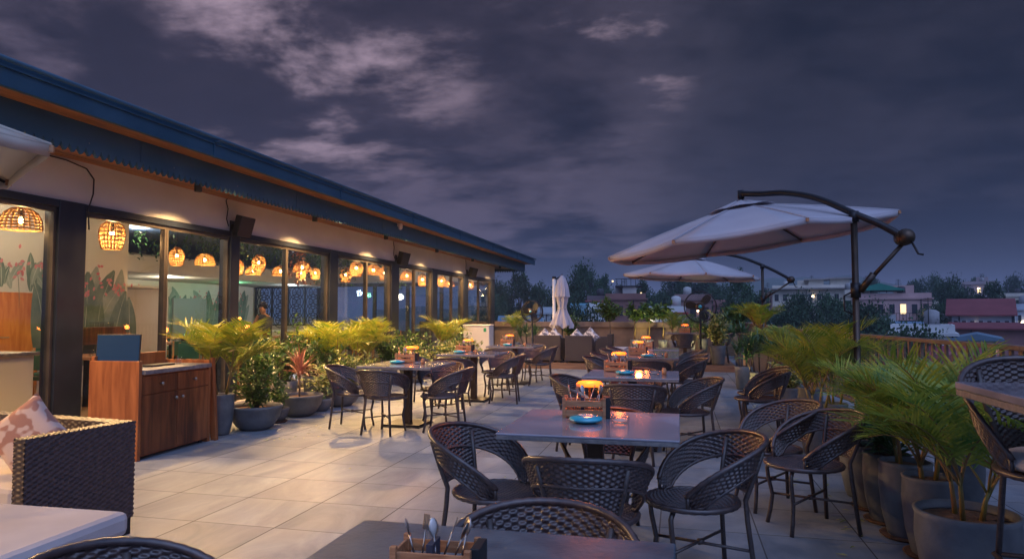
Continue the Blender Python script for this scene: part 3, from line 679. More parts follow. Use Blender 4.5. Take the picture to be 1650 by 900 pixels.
for x,y,a,lab,grp in [
 (-.99,3.66,-14,'wicker chair at the left side of the nearest plate table, back glowing orange','x'),
 (-.43,3.36,90,'wicker chair seen from behind, pushed up to the front edge of the near plate table','x'),
 (.07,3.74,201,'wicker chair at the right of the near plate table, turned slightly to the camera','x'),
 (-.46,4.36,-90,'wicker chair tucked under the far side of the near plate table','x'),
 (-.42,1.97,-90,'wicker chair with only its woven top showing behind the dark slate table','x'),
 (-1.27,1.50,4,'wicker chair cut off by the bottom edge left of the dark slate table','x'),
 (.79,4.80,200,'front one of the two wicker chairs standing by the row of tall pots','x'),
 (.62,5.28,201,'rear one of the two wicker chairs standing by the row of tall pots','x'),
 (.87,8.30,182,'wicker chair standing alone beside the yellow palm, nearer of the two there','x'),
 (.95,8.85,180,'wicker chair just behind the one beside the yellow palm','x'),
 (-.93,6.98,-12,'wicker chair left of the second table in the middle row, behind the wooden crate','x'),
 (-.42,6.62,90,'wicker chair seen from behind at the near edge of the second middle table','x'),
 (.06,7.02,195,'wicker chair right of the second middle table, orange streaked','x'),
 (-.47,7.86,-90,'wicker chair tucked at the far side of the second middle table','x'),
 (-1.02,10.15,-8,'first wicker chair in the overlapping stack of backs left of the third middle table','x'),
 (-1.04,11.15,-6,'second wicker chair in the overlapping backs left of the joined middle tables','x'),
 (-1.02,12.35,-8,'third wicker chair in the overlapping backs left of the joined middle tables','x'),
 (-1.0,13.3,-6,'fourth wicker chair in the overlapping backs, farthest left of the middle row','x'),
 (-.42,9.75,90,'wicker chair back showing just below the near edge of the third middle table','x'),
 (.04,10.15,192,'nearest wicker chair right of the joined middle tables, back flushed with orange','x'),
 (.08,11.15,190,'second wicker chair right of the joined middle tables','x'),
 (.06,12.4,192,'third wicker chair right of the joined middle tables, below the fan','x'),
 (-3.86,7.72,6,'wicker chair at the far left, backing onto the potted shrubs, at the nearest left table','x'),
 (-3.33,7.46,86,'wicker chair seen from behind with four legs clear at the nearest left table','x'),
 (-2.72,7.70,186,'wicker chair at the right side of the nearest left table','x'),
 (-3.02,8.42,-88,'wicker chair at the far side of the nearest left table, inner back lit warm','x'),
 (-3.78,9.95,6,'wicker chair at the plant side of the second left table','x'),
 (-3.22,9.72,88,'wicker chair with its back to the camera at the second left table','x'),
 (-2.68,10.38,188,'wicker chair at the right side of the second left table','x'),
 (-2.98,11.1,-88,'wicker chair at the far side of the second left table, back lit orange','x'),
 (-3.2,12.35,86,'wicker chair with its back to the camera at the third left table','x'),
 (-2.63,13.0,188,'wicker chair right of the third left table, nearest to the deck step','x'),
 (-2.95,13.75,-90,'wicker chair at the far side of the third left table near the deck','x'),
]:
    place(CH,(x,y,0),R_(a),lab,gC,None)
place(CH,(.12,17.35,.15),R_(90),'wicker chair on the deck with its back to the camera under the far glowing lantern',gC)
place(CH,(.95,17.9,.15),R_(180),'wicker chair on the deck right of the tall fan',gC)
place(BC,(1.55,3.36,0),R_(-98),'tall wicker bar chair with white seat cushion at the right frame edge')
# ---------------------------------------------------------------- tables
def make_table(name,label,w,d,top_m,h=.75,base=True,th=.035):
    t=thing(name,label,'table')
    g=B(); g.box(-w/2,w/2,-d/2,d/2,h-.012,h); g.build('table_top',top_m,t,.004)
    g=B(); g.box(-w/2+.002,w/2-.002,-d/2+.002,d/2-.002,h-th,h-.0125); g.build('top_edge','stone_edge',t,.003)
    g=B(); g.box(-.045,.045,-.045,.045,.03,h-th-.02); g.build('pedestal','bronze',t,.005)
    g=B(); g.box(-.25,.25,-.25,.25,0,.012); g.box(-.235,.235,-.235,.235,.0125,.03); g.build('base_plate','dark',t,.004)
    g=B(); g.box(-.22,.22,-.03,.03,h-th-.02,h-th-.001); g.box(-.03,.03,-.22,.22,h-th-.0195,h-th-.0015); g.build('support_arm','dark',t)
    return register(t)
TB=make_table('cafe_table','t',.95,.95,'stone')
gT='polished stone tables on pedestals'
for x,y,lab in [(-.475,4.0,'polished stone table nearest the middle, with blue plate and glass ashtray'),
 (-.475,7.3,'second polished stone table in the middle row'),
 (-.475,10.4,'third polished stone table in the middle row, joined to the one behind'),
 (-.475,11.37,'fourth polished stone table in the middle row, joined to the one in front'),
 (-.475,12.65,'fifth stone table in the middle row, near the deck step'),
 (-3.3,8.05,'stone table nearest the potted shrubs on the left, with a blue plate'),
 (-3.2,10.55,'second stone table on the left, near the tall palms'),
 (-3.15,13.2,'third stone table on the left, nearest the deck')]:
    place(TB,(x,y,0),0,lab,gT)
o=dup(TB,(.15,18.0,.15),0,'stone table on the deck under the far glowing lantern',gT)
T0=make_table('slate_table','dark slate blue square table cropped by the bottom edge','.' and .93,.93,'stone0',th=.045)
T0.location=(-.48,1.50,0)
# bar table at the right edge
t=thing('bar_table','high stone topped bar table cut off by the right frame edge','bar table',(1.655,2.95,0))
g=B(); g.box(-.47,.47,-.47,.47,1.05,1.08); g.build('table_top','stone',t,.004)
g=B(); g.box(-.468,.468,-.468,.468,1.02,1.0495); g.build('top_edge','stone_edge',t,.004)
g=B(); g.box(-.04,.04,-.04,.04,.03,1.02); g.build('pedestal','bronze',t); g=B(); g.box(-.25,.25,-.25,.25,0,.03); g.build('base_plate','dark',t)
# ---------------------------------------------------------------- things on the tables
def crate_mesh(t):
    L,W,H=.24,.13,.11
    for sx in (-1,1):
        for sy in (-1,1):
            g=B(); g.box(sx*L/2-.010,sx*L/2+.010,sy*W/2-.010,sy*W/2+.010,0,H+.012); g.build('corner_post','crate',t,.001)
    for sy in (-1,1):
        for z in (.012,.068):
            g=B(); g.box(-L/2+.0105,L/2-.0105,sy*W/2-.004,sy*W/2+.004,z,z+.038); g.build('slat','crate',t,.0015)
    for sx in (-1,1):
        g=B()
        for z in (.012,.068): g.box(sx*L/2-.004,sx*L/2+.004,-W/2+.0105,W/2-.0105,z,z+.038)
        g.build('end_slats','crate',t,.0015)
    g=B(); g.box(-L/2+.012,L/2-.012,-W/2+.012,W/2-.012,.004,.012); g.build('crate_floor','crate',t)
def spoon(g,x,y,a,b_,L=.15,fork=False):
    g.T=Matrix.Translation((x,y,.10))@Matrix.Rotation(a,4,'Z')@Matrix.Rotation(b_,4,'Y')
    g.tube([(0,0,-.06),(0,0,.05)],.0035,5)
    if fork:
        g.box(-.0015,.0015,-.011,.011,.05,.065)
        for k in (-1,-.33,.33,1): g.box(-.0015,.0015,k*.0095-.0017,k*.0095+.0017,.065,.098)
    else: g.lathe([(.001,.035),(.010,.045),(.0165,.06),(.017,.075),(.010,.093),(.001,.098)],(0,0,0),12,sx=.25)
    g.T=None
def make_caddy(lamp):
    t=thing('cutlery_crate','c','crate'); crate_mesh(t)
    for k,(x,y,a,b_,f) in enumerate([(-.08,.0,.3,-.25,0),(-.05,.02,1.2,.2,1),(.0,-.01,2.2,.3,0),(.03,.02,.2,.35,1),(.07,0,2.9,-.4,0),(.085,.02,1.0,.25,0)]):
        g=B(); spoon(g,x,y,a,b_,fork=bool(f)); g.build('fork' if f else 'spoon','steel',t)
    g=B(); g.box(-.02,.0,-.045,.045,.013,.125); g.build('napkin','napkin',t)
    g=B(); g.box(.125,.155,-.055,.055,.002,.125); g.build('menu_holder','black',t,.002)
    return register(t)
CD=make_caddy(0)
def make_lamp():
    t=thing('table_lamp','l','table lamp')
    g=B(); g.lathe([(.001,0),(.05,0),(.05,.012),(.008,.018),(.006,.17),(.001,.17)],n=20); g.build('stem','black',t)
    g=B(); g.lathe([(.001,.205),(.07,.20),(.085,.185),(.085,.172),(.001,.170)],n=28); g.build('lamp_shade','lamp',t)
    point((0,0,.33),LLE*.8,(1,.20,.03),.05,t); point((0,0,.10),LLE*.5,(1,.20,.03),.04,t)
    return register(t)
LP=make_lamp()
def make_plate():
    t=thing('blue_plate_stack','p','plates')
    g=B(); g.lathe([(.001,.002),(.05,.0),(.085,.012),(.098,.020),(.085,.018),(.001,.012)],n=36); g.build('lower_plate','teal',t)
    g=B(); g.lathe([(.098,.022),(.094,.034),(.06,.042),(.02,.046),(.001,.046)],n=36); g.lathe([(.098,.022),(.05,.020),(.001,.02)],n=36); g.build('upper_plate','teal',t)
    g=B(); g.lathe([(.012,.044),(.035,.047),(.048,.045),(.035,.043)],n=24); g.build('foot_ring','ceramic',t)
    return register(t)
PT=make_plate()
def make_ash():
    t=thing('glass_ashtray','a','ashtray')
    g=B(); g.lathe([(.001,.003),(.046,.003),(.052,.008),(.054,.038),(.049,.038),(.046,.012),(.001,.012)],n=28); g.build('bowl','clearglass',t)
    g=B(); g.lathe([(.001,.013),(.035,.014),(.043,.017),(.043,.0135),(.001,.0125)],n=24); g.build('inner_disc','ceramic',t)
    return register(t)
AS=make_ash()
wh=['on the near middle table','on the second middle table','on the third middle table','on the fifth middle table','on the nearest left table','on the second left table','on the third left table','on the deck table']
for i,(x,y,z,a) in enumerate([(-.565,4.20,.75,4),(-.66,7.55,.75,-5),(-.62,10.65,.75,3),(-.60,12.85,.75,0),(-3.42,8.28,.75,6),(-3.42,10.75,.75,0),(-3.35,13.35,.75,4),(.15,18.0,.90,0)]):
    place(CD,(x,y,z),R_(a),'slatted wooden cutlery crate '+wh[i],'wooden cutlery crates')
    place(LP,(x+.01,y+.16,z),0,'small glowing orange table lamp '+wh[i],'glowing orange table lamps')
dup(CD,(-.565,1.56,.75),R_(3),'slatted wooden cutlery crate cropped on the dark slate table in front','wooden cutlery crates',.74)
for i,(x,y) in enumerate([(-.53,3.98),(-.55,7.22),(-.45,10.2),(None,None),(-3.47,8.1),(-3.42,10.48),(-3.28,13.1)]):
    if x is None: continue
    place(PT,(x,y,.75),0,'blue glazed plates stacked face to face '+wh[i],'blue plates')
for i,(x,y) in enumerate([(-.335,4.02),(-.25,7.3),(-.28,10.25),(None,None),(-3.2,8.1),(-3.2,10.4),(-3.0,13.05)]):
    if x is None: continue
    place(AS,(x,y,.75),0,'clear glass ashtray '+wh[i],'glass ashtrays')
    if i not in(0,): 
        o=B(); o.lathe([(.001,.0),(.022,.0),(.024,.05),(.018,.055),(.018,.07),(.001,.072)],(x+.1,y-.06,.751),14)
        tag(o.build('shaker','crate'),'small wooden pepper shaker '+wh[i],'shaker','pepper shakers')
# ---------------------------------------------------------------- till cabinet by the building
t=thing('till_cabinet','tall wooden cabinet with stone top and four round knobs beside the sofa','cabinet',(-5.3,5.95,0),R_(2))
g=B(); g.box(-.18,.33,-.48,.50,.03,.80); g.build('carcass','cabside',t)
g=B(); g.box(-.20,.352,-.525,-.485,.0,.93); g.build('side_panel','cabside',t,.003)
g=B(); g.box(-.20,.352,.505,.545,.0,.88); g.build('side_panel','cabside',t,.003)
g=B(); g.box(-.22,-.185,-.48,.50,.0,.97); g.build('rear_panel','cabside',t,.003)
for y0,y1 in ((-.48,.008),(.014,.50)):
    g=B(); g.box(.334,.352,y0,y1,.045,.605); d=g.build('door','cab',t,.002)
    g=B(); yy=(y1-.04 if y0<0 else y0+.05); g.T=Matrix.Translation((.352,yy,.54))@Matrix.Rotation(PI/2,4,'Y'); g.lathe([(.006,0),(.006,.018),(.016,.022),(.018,.032),(.010,.04),(.001,.041)],n=14); g.build('knob','steel',d)
    g=B(); g.box(.334,.352,y0,y1,.612,.785); d=g.build('drawer','cab',t,.002)
    g=B(); yy=(y0+y1)/2; g.T=Matrix.Translation((.352,yy,.70))@Matrix.Rotation(PI/2,4,'Y'); g.lathe([(.006,0),(.006,.018),(.016,.022),(.018,.032),(.010,.04),(.001,.041)],n=14); g.build('knob','steel',d)
g=B(); g.box(-.184,.39,-.483,.502,.802,.845); g.build('counter_top','stone_edge',t,.004)
g=B()
for sx in (-.14,.30):
    for sy in (-.45,.45): g.T=None; g.lathe([(.001,0),(.02,0),(.02,.03),(.001,.03)],(sx,sy,0),10)
g.build('feet','dark',t)
t=thing('monitor','flat black monitor on the till cabinet, facing the terrace','monitor',(-5.30,5.56,.846),R_(22))
g=B(); g.T=Matrix.Rotation(R_(-6),4,'X'); g.box(-.20,.20,.0,.022,.055,.335); g.build('housing','black',t,.004)
g=B(); g.T=Matrix.Rotation(R_(-6),4,'X'); g.box(-.192,.192,-.003,-.0005,.063,.327); g.build('screen','screen',t)
g=B(); g.lathe([(.001,0),(.09,0),(.09,.008),(.02,.014),(.018,.09),(.001,.09)],(0,.03,0),20); g.build('stand','black',t)
t=B(); t.box(-5.3,-5.14,5.84,6.16,.846,.864); tag(t.build('keyboard','black',None,.004),'low black keyboard lying on the till cabinet top','keyboard')
t=B(); t.lathe([(.001,0),(.028,0),(.034,.07),(.031,.07),(.026,.006),(.001,.006)],(-5.15,6.22,.846),14); tag(t.build('drinking_glass','clearglass'),'small clear glass on the till cabinet top','glass')
t=B(); t.T=Matrix.Translation((-4.93,6.54,0))@Matrix.Rotation(R_(-4),4,'Y'); t.box(-.012,.012,-.0,.045,.0,.90); t.box(-.06,-.015,.01,.03,.0,.88); tag(t.build('leaning_board','cabside',None,.002),'narrow brown wooden boards leaning on the right end of the till cabinet','board')
# ---------------------------------------------------------------- near rattan sofa and ottoman (left)
def wpanel(g,o,u,v,cu=.030,cv=.015,A=.0045):
    """woven rectangle: origin o, edge vectors u and v"""
    o,u,v=Vector(o),Vector(u),Vector(v)
    nu=max(2,int(u.length/cu)); nv=max(2,int(v.length/cv))
    weave_add(g,lambda a,b_: tuple(o+u*a+v*b_),nu,nv,A,5,4)
t=thing('rattan_sofa','dark woven sofa with pale seat cushion at the left edge','sofa',(-3.44,3.0,0),R_(-6))
g=B(); wpanel(g,(0,0,.10),(0,.70,0),(0,0,.60)); wpanel(g,(-.085,0,.10),(.085,0,0),(0,0,.60)); wpanel(g,(-.085,0,.70),(.085,0,0),(0,.70,0)); wpanel(g,(-.085,.0,.3),(0,.70,0),(0,0,.4))
g.box(-.08,-.005,.005,.69,.11,.695); g.build('arm','sofa_near',t)
g=B(); wpanel(g,(-.09,.70,.70),(-1.65,0,0),(0,-.10,0)); wpanel(g,(-.09,.60,.3),(-1.65,0,0),(0,0,.40)); g.box(-1.73,-.09,.605,.695,.11,.695); g.build('back','sofa_near',t)
g=B(); wpanel(g,(-1.73,.01,.10),(1.6,0,0),(0,0,.20)); g.box(-1.73,-.132,.02,.57,.11,.30); g.build('seat_base','sofa_near',t)
g=B(); g.box(-1.70,-.09,.0,.595,.305,.43); g.build('seat_cushion','cushion',t,.03)
for x in (-.03,-1.7):
    for y in (.03,.66): g=B(); g.box(x-.025,x+.025,y-.025,y+.025,0,.10); g.build('leg','dark',t)
def pillow(name,m,label,loc,rot,s=.42,grp=None):
    g=B(); n=12; 
    for sgn in (1,-1):
        P=[[(( (2*i/n-1))*s/2*(1-.10*(1-abs(2*j/n-1)**2)*(abs(2*i/n-1)**6)), ((2*j/n-1))*s/2*(1-.10*(1-abs(2*i/n-1)**2)*(abs(2*j/n-1)**6)), sgn*.075*((1-(2*i/n-1)**4)*(1-(2*j/n-1)**4))**.5) for j in range(n+1)] for i in range(n+1)]
        g.grid(P)
    o=g.build(name,m); o.location=loc; o.rotation_euler=rot
    return tag(o,label,'pillow',grp)
pillow('pillow','pillow','pink paisley pillow standing on its corner on the near woven sofa',(-3.86,3.38,.64),(R_(66),R_(45),R_(6)),.38)
t=thing('ottoman','woven ottoman with a thick pale cushion in front of the near sofa','ottoman',(-2.62,2.86,0),R_(2))
g=B(); wpanel(g,(0,-.78,.06),(0,.78,0),(0,0,.22)); wpanel(g,(-.75,-.78,.06),(.75,0,0),(0,0,.22)); g.box(-.745,-.005,-.775,-.005,.07,.275); g.box(-.745,-.005,-.775,-.004,.276,.285); g.build('base','sofa_near',t)
g=B(); g.box(-.76,.0,-.79,.0,.30,.42); g.build('cushion','cushion',t,.035)
for x in (-.04,-.70):
    for y in (-.04,-.73): g=B(); g.box(x-.025,x+.025,y-.025,y+.025,0,.07); g.build('leg','dark',t)
# ---------------------------------------------------------------- lounge on the deck
def deck_sofa(loc,rz,label,w=.68,d=.74):
    t=thing('rattan_armchair',label,'armchair',loc,rz,'woven armchairs on the deck')
    g=B(); g.box(-w/2,w/2,-d/2,-d/2+.12,.05,.68); g.build('back','sofa',t,.008)
    for s in (-1,1): g=B(); g.box(min(s*w/2,s*(w/2-.12)),max(s*w/2,s*(w/2-.12)),-d/2+.122,d/2,.05,.60 if s<0 else .6); g.build('arm','sofa',t,.008)
    g=B(); g.box(-w/2+.122,w/2-.122,-d/2+.122,d/2-.01,.05,.28); g.build('seat_base','sofa',t)
    g=B(); g.box(-w/2+.125,w/2-.125,-d/2+.125,d/2,.285,.40); g.build('seat_cushion','cushion',t,.02)
    for sx in (-1,1):
        for sy in (-1,1): g=B(); g.cbox(sx*(w/2-.04),sy*(d/2-.04),.025,.05,.05,.05); g.build('leg','dark',t)
deck_sofa((-3.25,17.5,.15),0,'woven armchair left of the closed parasol, back to the camera')
deck_sofa((-2.43,17.35,.15),0,'woven armchair in front of the closed parasol, back to the camera')
deck_sofa((-2.1,18.6,.15),R_(90),'woven armchair turned sideways behind the row of woven armchairs')
for i,(x,y,a,l,m) in enumerate([(-3.35,17.35,8,'pink print pillow leaning at the left woven armchair back','pillow2'),(-3.12,17.36,-14,'grey print pillow beside the pink one in the left woven armchair','pillow2'),(-2.5,17.2,10,'tan print pillow peeking over the middle woven armchair','pillow2'),(-2.2,17.45,-20,'largest grey print pillow standing at the right of the middle woven armchair','pillow2')]):
    pillow('pillow',m,l,(x,y,.78 if i!=1 else .8),(R_(80),R_(45),R_(a)),.34 if i!=3 else .40,'print pillows on the deck')
t=thing('deck_ottoman','low pale cushioned ottoman between the armchairs and the lit plants','ottoman',(-1.35,17.75,.15))
g=B(); g.box(-.33,.33,-.3,.3,.05,.26); g.build('base','sofa',t,.01); g=B(); g.box(-.34,.34,-.31,.31,.265,.37); g.build('cushion','cushion',t,.03)
for sx in (-1,1):
    for sy in (-1,1): g=B(); g.cbox(sx*.29,sy*.26,.025,.05,.05,.05); g.build('leg','dark',t)
# ---------------------------------------------------------------- pedestal fans
def fan(loc,rz,label,hc,R):
    t=thing('pedestal_fan',label,'fan',loc,rz,'tall black pedestal fans')
    g=B(); g.lathe([(.001,0),(.26,0),(.25,.03),(.05,.06),(.028,.09),(.026,hc-.1),(.001,hc-.1)],n=20); g.build('pole','dark',t)
    g=B(); g.T=Matrix.Translation((0,.10,hc))@Matrix.Rotation(PI/2,4,'X'); g.lathe([(.001,-.12),(.07,-.12),(.09,-.06),(.09,.05),(.001,.06)],n=20); g.T=None; g.tube([(0,.08,hc-.12),(0,.10,hc-.06)],.03,8); g.build('motor','bronze',t)
    g=B()
    for yy,rr in ((-.09,R*.98),(0,R),(.09,R*.98)): g.tube([(rr*math.cos(a),yy,hc+rr*math.sin(a)) for a in np.linspace(0,2*PI,36,endpoint=False)],.010 if yy else .014,6,closed=True)
    for k in range(48):
        a=2*PI*k/48
        for s in (-1,1): g.tube([(R*.27*math.cos(a),s*.12,hc+R*.27*math.sin(a)),(R*.7*math.cos(a),s*.12,hc+R*.7*math.sin(a)),(R*math.cos(a),s*.07,hc+R*math.sin(a))],.0016,3)
    g.build('guard','dark',t)
    g=B(); g.T=Matrix.Translation((0,-.122,hc))@Matrix.Rotation(PI/2,4,'X')
    g.lathe([(R*.27,0),(R*.28,.015),(R*.22,.02),(R*.12,.02)],n=28); hub=g.build('hub','bronze',t)
    g=B(); g.T=Matrix.Translation((0,-.125,hc))@Matrix.Rotation(PI/2,4,'X'); g.lathe([(R*.115,.0),(R*.11,.03),(.001,.035)],n=20); g.build('cap','teal',hub)
    for k in range(3):
        g=B(); n=6; P=[]
        for i in range(n+1):
            r=R*(.2+.72*i/n); w=.035+.045*math.sin(PI*i/n*.9); a0=2*PI*k/3+.9
            P.append([( r*math.cos(a0+q*w/r*1.2), .03*q*(1-.4*i/n), hc+r*math.sin(a0+q*w/r*1.2)) for q in (-1,-.5,0,.5,1)])
        g.grid(P); g.build('blade','black',t)
fan((.52,17.43,.15),R_(-2),'larger black pedestal fan at the right of the deck under the second parasol',1.40,.385)
fan((-4.02,18.9,.0),R_(-8),'smaller black pedestal fan beside the closed parasol near the building',1.44,.30)
# ---------------------------------------------------------------- parasols
def canopy(t,R,h,tilt,m,seg=8,rot=0,ribs=True,drop=.06):
    """eight sided canopy around the origin of its own frame; hub at top"""
    T=Matrix.Translation(Vector(tilt[0]))@Matrix.Rotation(tilt[1],4,'Y')@Matrix.Rotation(tilt[2],4,'X')@Matrix.Rotation(rot,4,'Z')
    g=B(); g.T=T
    nr=10
    for k in range(seg):
        a0,a1=2*PI*k/seg,2*PI*(k+1)/seg; P=[]
        for i in range(nr+1):
            s=.06+.94*i/nr; row=[]
            for j in range(7):
                q=j/6; x=(math.cos(a0)*(1-q)+math.cos(a1)*q)*R*s; y=(math.sin(a0)*(1-q)+math.sin(a1)*q)*R*s
                sag=.035*math.sin(PI*q)*s
                row.append((x*(1-sag*.6),y*(1-sag*.6),-h*s**1.15-sag*R*.5+.02*s*(0)))
            P.append(row)
        g.grid(P)
        # hem
        g.grid([[p for p in P[-1]],[(p[0]*.995,p[1]*.995,p[2]-.05) for p in P[-1]]])
    for k in range(seg):
        a=2*PI*k/seg; g.tube([(math.cos(a)*R*q,math.sin(a)*R*q,-h*q**1.15+.004) for q in (.06,.3,.55,.8,1)],.006,5)
    o=g.build('canopy',m,t); md=o.modifiers.new('thickness','SOLIDIFY'); md.thickness=.003
    g=B(); g.T=T
    for k in range(seg):
        a0,a1=2*PI*k/seg,2*PI*(k+1)/seg; P=[]
        for i in range(4):
            s=.05+.19*i/3; P.append([((math.cos(a0)*(1-q)+math.cos(a1)*q)*R*s,(math.sin(a0)*(1-q)+math.sin(a1)*q)*R*s,-h*s**1.15+.045-.02*i/3+.014*math.sin(PI*q)) for q in (0,.25,.5,.75,1)])
        g.grid(P)
    o=g.build('vent_flap',m,t); md=o.modifiers.new('thickness','SOLIDIFY'); md.thickness=.003
    for k in range(seg):
        a=2*PI*k/seg; c,s_=math.cos(a),math.sin(a); g=B(); g.T=T
        g.tube([(c*R*s,s_*R*s,-h*s**1.15-.022) for s in (.06,.3,.6,.85,.985)],.009,5)
        g.tube([(c*R*.04,s_*R*.04,-h*.62),(c*R*.45,s_*R*.45,-h*.45**1.15-.03)],.008,5)
        rb=g.build('rib','dark',t)
        g=B(); g.T=T; g.box(-.012,.012,-.012,.012,-.02,.012); g.v=[tuple(Vector(v)+T.to_3x3()@Vector((c*R*1.0,s_*R*1.0,-h-.012))) for v in g.v]; g.build('rib_cap','crate',rb)
    g=B(); g.T=T; g.lathe([(.001,-h*.66),(.05,-h*.66),(.06,-h*.62),(.045,-h*.56),(.03,-h*.5),(.03,.05),(.001,.06)],n=14); g.build('hub','dark',t)
def cantilever(name,label,loc,hubv,sph,R,tilt,rot,ph=2.44):
    t=thing(name,label,'parasol',loc,0,'open cantilever parasols')
    g=B(); g.lathe([(.001,0),(.30,0),(.30,.05),(.05,.06),(.05,.18),(.030,.2),(.030,ph),(.001,ph)],n=20); g.build('pole','bronze',t)
    hv=Vector(hubv); sp=Vector(sph); top=Vector((0,0,ph))
    g=B(); d=(hv-top); 
    pts=[sp,sp*.5+top*.5+Vector((0,0,.015)),top,top+d*.28+Vector((0,0,.135)),top+d*.55+Vector((0,0,.185)),top+d*.8+Vector((0,0,.17)),Vector((hv.x,hv.y,hv.z+.18))+(-d*.0),]
    pts[-1]=Vector((hv.x-.0,hv.y,max(top.z,hv.z)+.17))
    # smooth
    sm=[]
    for i in range(len(pts)-1):
        p0=pts[max(0,i-1)];p1=pts[i];p2=pts[i+1];p3=pts[min(len(pts)-1,i+2)]
        for q in range(6):
            u=q/6; sm.append(.5*((2*p1)+(p2-p0)*u+(2*p0-5*p1+4*p2-p3)*u*u+(3*p1-p0-3*p2+p3)*u**3))
    sm.append(pts[-1]); g.tube(sm,.033,10); g.build('arm','dark',t)
    g=B(); g.tube([sm[-1]+Vector((0,0,.03)),hv],.026,8); g.tube([sm[-1]+Vector((0,0,-.06)),sm[-1]+Vector((0,0,.035))],.038,10); g.build('hanger','dark',t)
    g=B(); g.tube([sp+Vector((0,-.06,0)),sp+Vector((0,.06,0))],.075,16); g.ball(sp+Vector((.0,-.06,0)),.07,14); wh_=g.build('winch','bronze',t)
    g=B(); g.tube([sp+Vector((.03,-.1,-.05)),sp+Vector((.07,-.13,-.16)),sp+Vector((.11,-.14,-.17))],.010,6); g.build('crank_handle','dark',wh_)
    g=B(); bd=Vector((sp.x,sp.y,0)).normalized(); bz=ph-.72; g.tube([sp+Vector((0,0,-.04)),bd*.05+Vector((0,0,bz))],.019,8); g.tube([bd*.16+Vector((0,0,bz+.14)),bd*.04+Vector((0,0,bz-.02))],.032,8); g.build('brace','bronze',t)
    g=B(); g.tube([(0,0,ph-.80),(0,0,ph-.66)],.045,12); g.build('collar','dark',t)
    g=B(); g.tube([top+Vector((0,0,-.08)),top+Vector((0,0,.02))],.045,12); g.build('pivot_joint','dark',t)
    g=B(); g.tube([(-.02,0,ph-.74),(-.10,0,ph-.78),(-.10,0,ph-.92),(-.02,0,ph-.96)],.010,6); g.build('tilt_handle','dark',t)
    canopy(t,R,.40,tilt,'canvas',8,rot)
    return t
u1=cantilever('cantilever_parasol','large open pale parasol with black curved arm, nearest and highest on the right',(1.63,7.04,0),(-.92,1.11,2.58),(.37,-.20,2.07),1.58,((-.92,1.11,2.62),R_(-7.5),R_(1.0)),R_(14),2.33)
u2=cantilever('cantilever_parasol','farther open pale parasol seen below the larger one',(1.8,15.84,0),(-1.50,-.35,2.55),(.60,.12,2.12),1.47,((-1.50,-.35,2.60),R_(2.0),R_(0)),R_(10))
# near parasol, only one corner of the canopy is in view
t=thing('garden_parasol','white parasol canopy corner cut off at the left edge above the sofa','parasol',(-3.84,1.59,0))
canopy(t,1.42,.42,((0,0,2.54),0,0),'canvas2',8,R_(35.5))
g=B(); g.lathe([(.001,0),(.3,0),(.3,.05),(.04,.06),(.028,.1),(.028,2.5),(.001,2.5)],n=16); g.build('pole','crate',t)
# closed parasol on the deck
t=thing('closed_parasol','closed beige parasol tied at its waist on a white pole above the armchairs','parasol',(-3.12,18.3,.15))
g=B(); g.lathe([(.001,0),(.22,0),(.22,.05),(.05,.06),(.045,2.18),(.001,2.18)],(-.16,0,0),14); g.build('pole','white_wall',t)
g=B(); g.lathe([(.001,2.18),(.055,2.18),(.055,2.24),(.001,2.24)],(-.16,0,0),14); g.lathe([(.02,0.4),(.02,2.3),(.001,2.3)],(.06,0,0),10); g.tube([(-.16,0,2.14),(-.05,0,2.2),(.06,0,2.26)],.018,6); g.build('arm','dark',t)
def folds(g,prof,c,nf,amp,n=96,seed=1):
    rr=random.Random(seed); ph=[rr.uniform(-.4,.4) for _ in range(nf)]
    P=[]
    for r,z in prof:
        row=[]
        for k in range(n+1):
            a=2*PI*(k%n)/n; f=math.cos(nf*a+.6*math.sin(2*a)+z*1.1)+.35*math.cos((2*nf+1)*a-z*2)
            row.append((c[0]+r*(1+amp*f)*math.cos(a),c[1]+r*(1+amp*f)*math.sin(a),c[2]+z+ (.05*math.cos(nf*a) if z<1.0 else 0)))
        P.append(row)
    g.grid(P)
g=B(); folds(g,[(.30,.88),(.265,.96),(.22,1.08),(.14,1.26),(.11,1.36),(.105,1.42),(.125,1.52),(.145,1.62),(.155,1.75)],(.06,0,0),7,.16); g.build('folded_canopy','canvas',t)
g=B(); folds(g,[(.20,1.68),(.19,1.78),(.165,1.95),(.12,2.12),(.05,2.24),(.01,2.28)],(.06,0,0),7,.10); g.build('folded_vent','canvas',t)
g=B(); g.tube([(.06+.115*math.cos(a),.115*math.sin(a),1.38) for a in np.linspace(0,2*PI,20,endpoint=False)],.018,6,closed=True,flat=1); g.build('strap','canvas2',t)
# ---------------------------------------------------------------- air cooler by the building end
t=thing('air_cooler','white upright cooler appliance standing against the last window bay','appliance',(-5.92,19.95,0),R_(3))
g=B(); g.box(-.40,.42,-.3,.3,.06,1.0); g.build('body','appl',t,.03)
g=B(); g.box(-.405,.425,-.305,.305,1.003,1.05); g.build('lid','appl',t,.015)
g=B(); g.box(.24,.32,-.304,-.3005,.84,.95); g.build('sticker','sticker',t)
for sx in (-1,1):
    for sy in (-1,1): g=B(); g.cbox(sx*.34,sy*.24,.03,.06,.06,.06); g.build('foot','dark',t)
